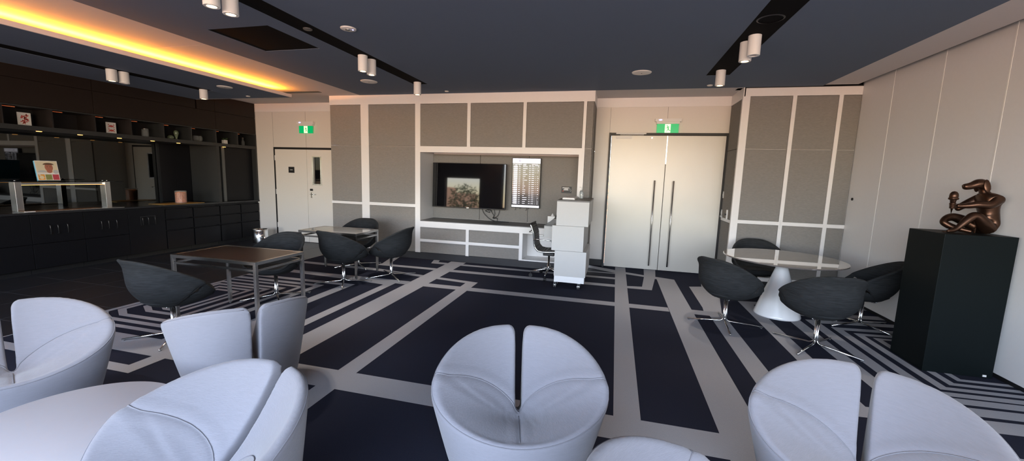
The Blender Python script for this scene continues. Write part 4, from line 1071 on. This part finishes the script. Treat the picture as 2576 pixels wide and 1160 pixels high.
bm = bmesh.new(); lathe(bm, [(.028, .10), (.028, .20), (.016, .205), (.016, .37)], 20); obj('gas_column', bm, m_chrome, t, True)
for k in range(5):
    a = math.radians(196+72*k); c, s = cos(a), sin(a); bm = bmesh.new()
    tube(bm, [(.0, 0, .135), (.06*c, .06*s, .135), (.29*c, .29*s, .088)], [.016, .015, .011], 10)
    l = obj('base_leg', bm, m_chrome, t, True)
    bm = bmesh.new()
    for dx in (-.012, .012):
        for rr in [0]:
            n = 16; R0 = .028; ax = Vector((-s, c, 0)); cc = Vector((.29*c, .29*s, R0))+ax*dx
            r1 = [bm.verts.new(cc+ax*w+Vector((c, s, 0))*R0*cos(q)+Vector((0, 0, 1))*R0*sin(q)) for w in (-.007, .007) for q in [2*PI*i/n for i in range(n)]]
            for i in range(n): bm.faces.new((r1[i], r1[(i+1) % n], r1[n+(i+1) % n], r1[n+i]))
            bm.faces.new(r1[:n][::-1]); bm.faces.new(r1[n:])
    tube(bm, [(.29*c, .29*s, .05), (.29*c, .29*s, .09)], .008, 8)
    bmesh.ops.recalc_face_normals(bm, faces=bm.faces); obj('castor', bm, m_black, l)

# ------------------------------------------------------------------ outside: terrace, building and tree seen mirrored in the television
t = thing('outside_building', 'peach coloured low building outside, mirrored in the television', 'building', (-31, -42, -4))
bxs('building_wall', [(-12, 9.5, -6, 0, 0, 6.1)], m_peach, t)
box('roof_box', 4, 7, -3, -.5, 6.1, 6.9, m_peach, t)
t = thing('outside_tree', 'leafy tree outside, mirrored in the television', 'tree', (-16.2, -28, -4))
bm = bmesh.new(); tube(bm, [(0, 0, 0), (.1, 0, 2.5), (0, .1, 5)], [.25, .2, .1], 8); obj('trunk', bm, m_bark, t, True)
bm = bmesh.new(); rnd = random.Random(5)
for k in range(520):
    a, e, r = rnd.uniform(0, 2*PI), rnd.uniform(-1, 1), rnd.uniform(.3, 1)**.5*1.9
    c = Vector((r*cos(a)*math.sqrt(1-e*e), r*sin(a)*math.sqrt(1-e*e), 5.2+r*e*.9)); u1 = Vector((rnd.gauss(0, 1), rnd.gauss(0, 1), rnd.gauss(0, 1))).normalized()*.16; u2 = u1.orthogonal().normalized()*.1
    bm.faces.new([bm.verts.new(c+q) for q in (-u1, -u2, u1, u2)])
tag(obj('foliage', bm, m_leaf, t), None, None)
# ------------------------------------------------------------------ world: dusk sky, warm band at the horizon, warm ground light below
w = bpy.data.worlds.new('World'); S.world = w; w.use_nodes = True
n = w.node_tree.nodes; l = w.node_tree.links; n.clear()
tc = n.new('ShaderNodeTexCoord'); sx = n.new('ShaderNodeSeparateXYZ'); mr = n.new('ShaderNodeMapRange'); cr = n.new('ShaderNodeValToRGB'); bg = n.new('ShaderNodeBackground'); ou = n.new('ShaderNodeOutputWorld')
l.new(tc.outputs['Generated'], sx.inputs[0]); l.new(sx.outputs['Z'], mr.inputs['Value'])
mr.inputs['From Min'].default_value = -.5; mr.inputs['From Max'].default_value = .5
l.new(mr.outputs['Result'], cr.inputs['Fac'])
ST = [(0.0, (.95, .72, .62)), (.38, (1.55, 1.08, .84)), (.47, (2.1, 1.3, .85)), (.503, (2.8, 2.35, 1.45)), (.53, (2.75, 2.6, 1.95)), (.555, (2.45, 2.5, 2.4)), (.60, (2.3, 2.5, 2.75)), (.75, (2.2, 2.6, 3.25)), (1.0, (2.0, 2.5, 3.4))]
cr.color_ramp.elements[0].position = 0; cr.color_ramp.elements[1].position = 1
while len(cr.color_ramp.elements) < len(ST): cr.color_ramp.elements.new(.5)
for e, (p, c) in zip(cr.color_ramp.elements, ST): e.position = p
for e, (p, c) in zip(cr.color_ramp.elements, ST): e.color = (*[x/3.6 for x in c], 1)
l.new(cr.outputs['Color'], bg.inputs['Color']); bg.inputs['Strength'].default_value = 3.6*6.9
l.new(bg.outputs[0], ou.inputs[0])
w.cycles.sampling_method = 'MANUAL'; w.cycles.sample_map_resolution = 512
for x0, x1, z0, z1 in wins:
    la = bpy.data.lights.new('window_portal', 'AREA'); la.shape = 'RECTANGLE'; la.size = x1-x0; la.size_y = z1-z0; la.cycles.is_portal = True
    lo = bpy.data.objects.new('window_portal', la); COL.objects.link(lo); lo.location = ((x0+x1)/2, YB-.05, (z0+z1)/2); lo.rotation_euler = (PI/2, 0, 0)
# warm lamps of the food guard and the shelf downlights
for nm, loc, e, sz in (('shelf_lamp', (-7.96, 4.30, 2.01), 5, 60), ('shelf_lamp', (-7.96, 5.98, 2.01), 16, 50)):
    la = bpy.data.lights.new(nm, 'SPOT'); la.energy = e; la.color = (1, .62, .3); la.spot_size = math.radians(sz); la.spot_blend = .7; la.shadow_soft_size = .02
    lo = bpy.data.objects.new(nm, la); COL.objects.link(lo); lo.location = loc

# ------------------------------------------------------------------ camera
cam = bpy.data.cameras.new('camera'); co = bpy.data.objects.new('camera', cam); COL.objects.link(co); S.camera = co
yaw, pitch, roll, F = .24454565, .1313543, .03097915, 1025.53
cy, sy, cp, sp_, cr_, sr = cos(yaw), sin(yaw), cos(pitch), sin(pitch), cos(roll), sin(roll)
f = Vector((-sy*cp, cy*cp, -sp_)); r = Vector((cy, sy, 0)); u = r.cross(f)
r2 = r*cr_+u*sr; u2 = -r*sr+u*cr_
co.matrix_world = Matrix(((r2.x, u2.x, -f.x, 0), (r2.y, u2.y, -f.y, 0), (r2.z, u2.z, -f.z, 1.6), (0, 0, 0, 1)))
cam.sensor_width = 36; cam.lens = F/2576*36; cam.clip_start = .02; cam.clip_end = 200

vs = S.view_settings; vs.view_transform = 'Standard'; vs.look = 'None'; vs.gamma = 1; vs.exposure = 0; vs.use_curve_mapping = False
S.cycles.use_denoising = True; S.cycles.max_bounces = 8; S.cycles.diffuse_bounces = 4; S.cycles.glossy_bounces = 4; S.cycles.sample_clamp_indirect = 6
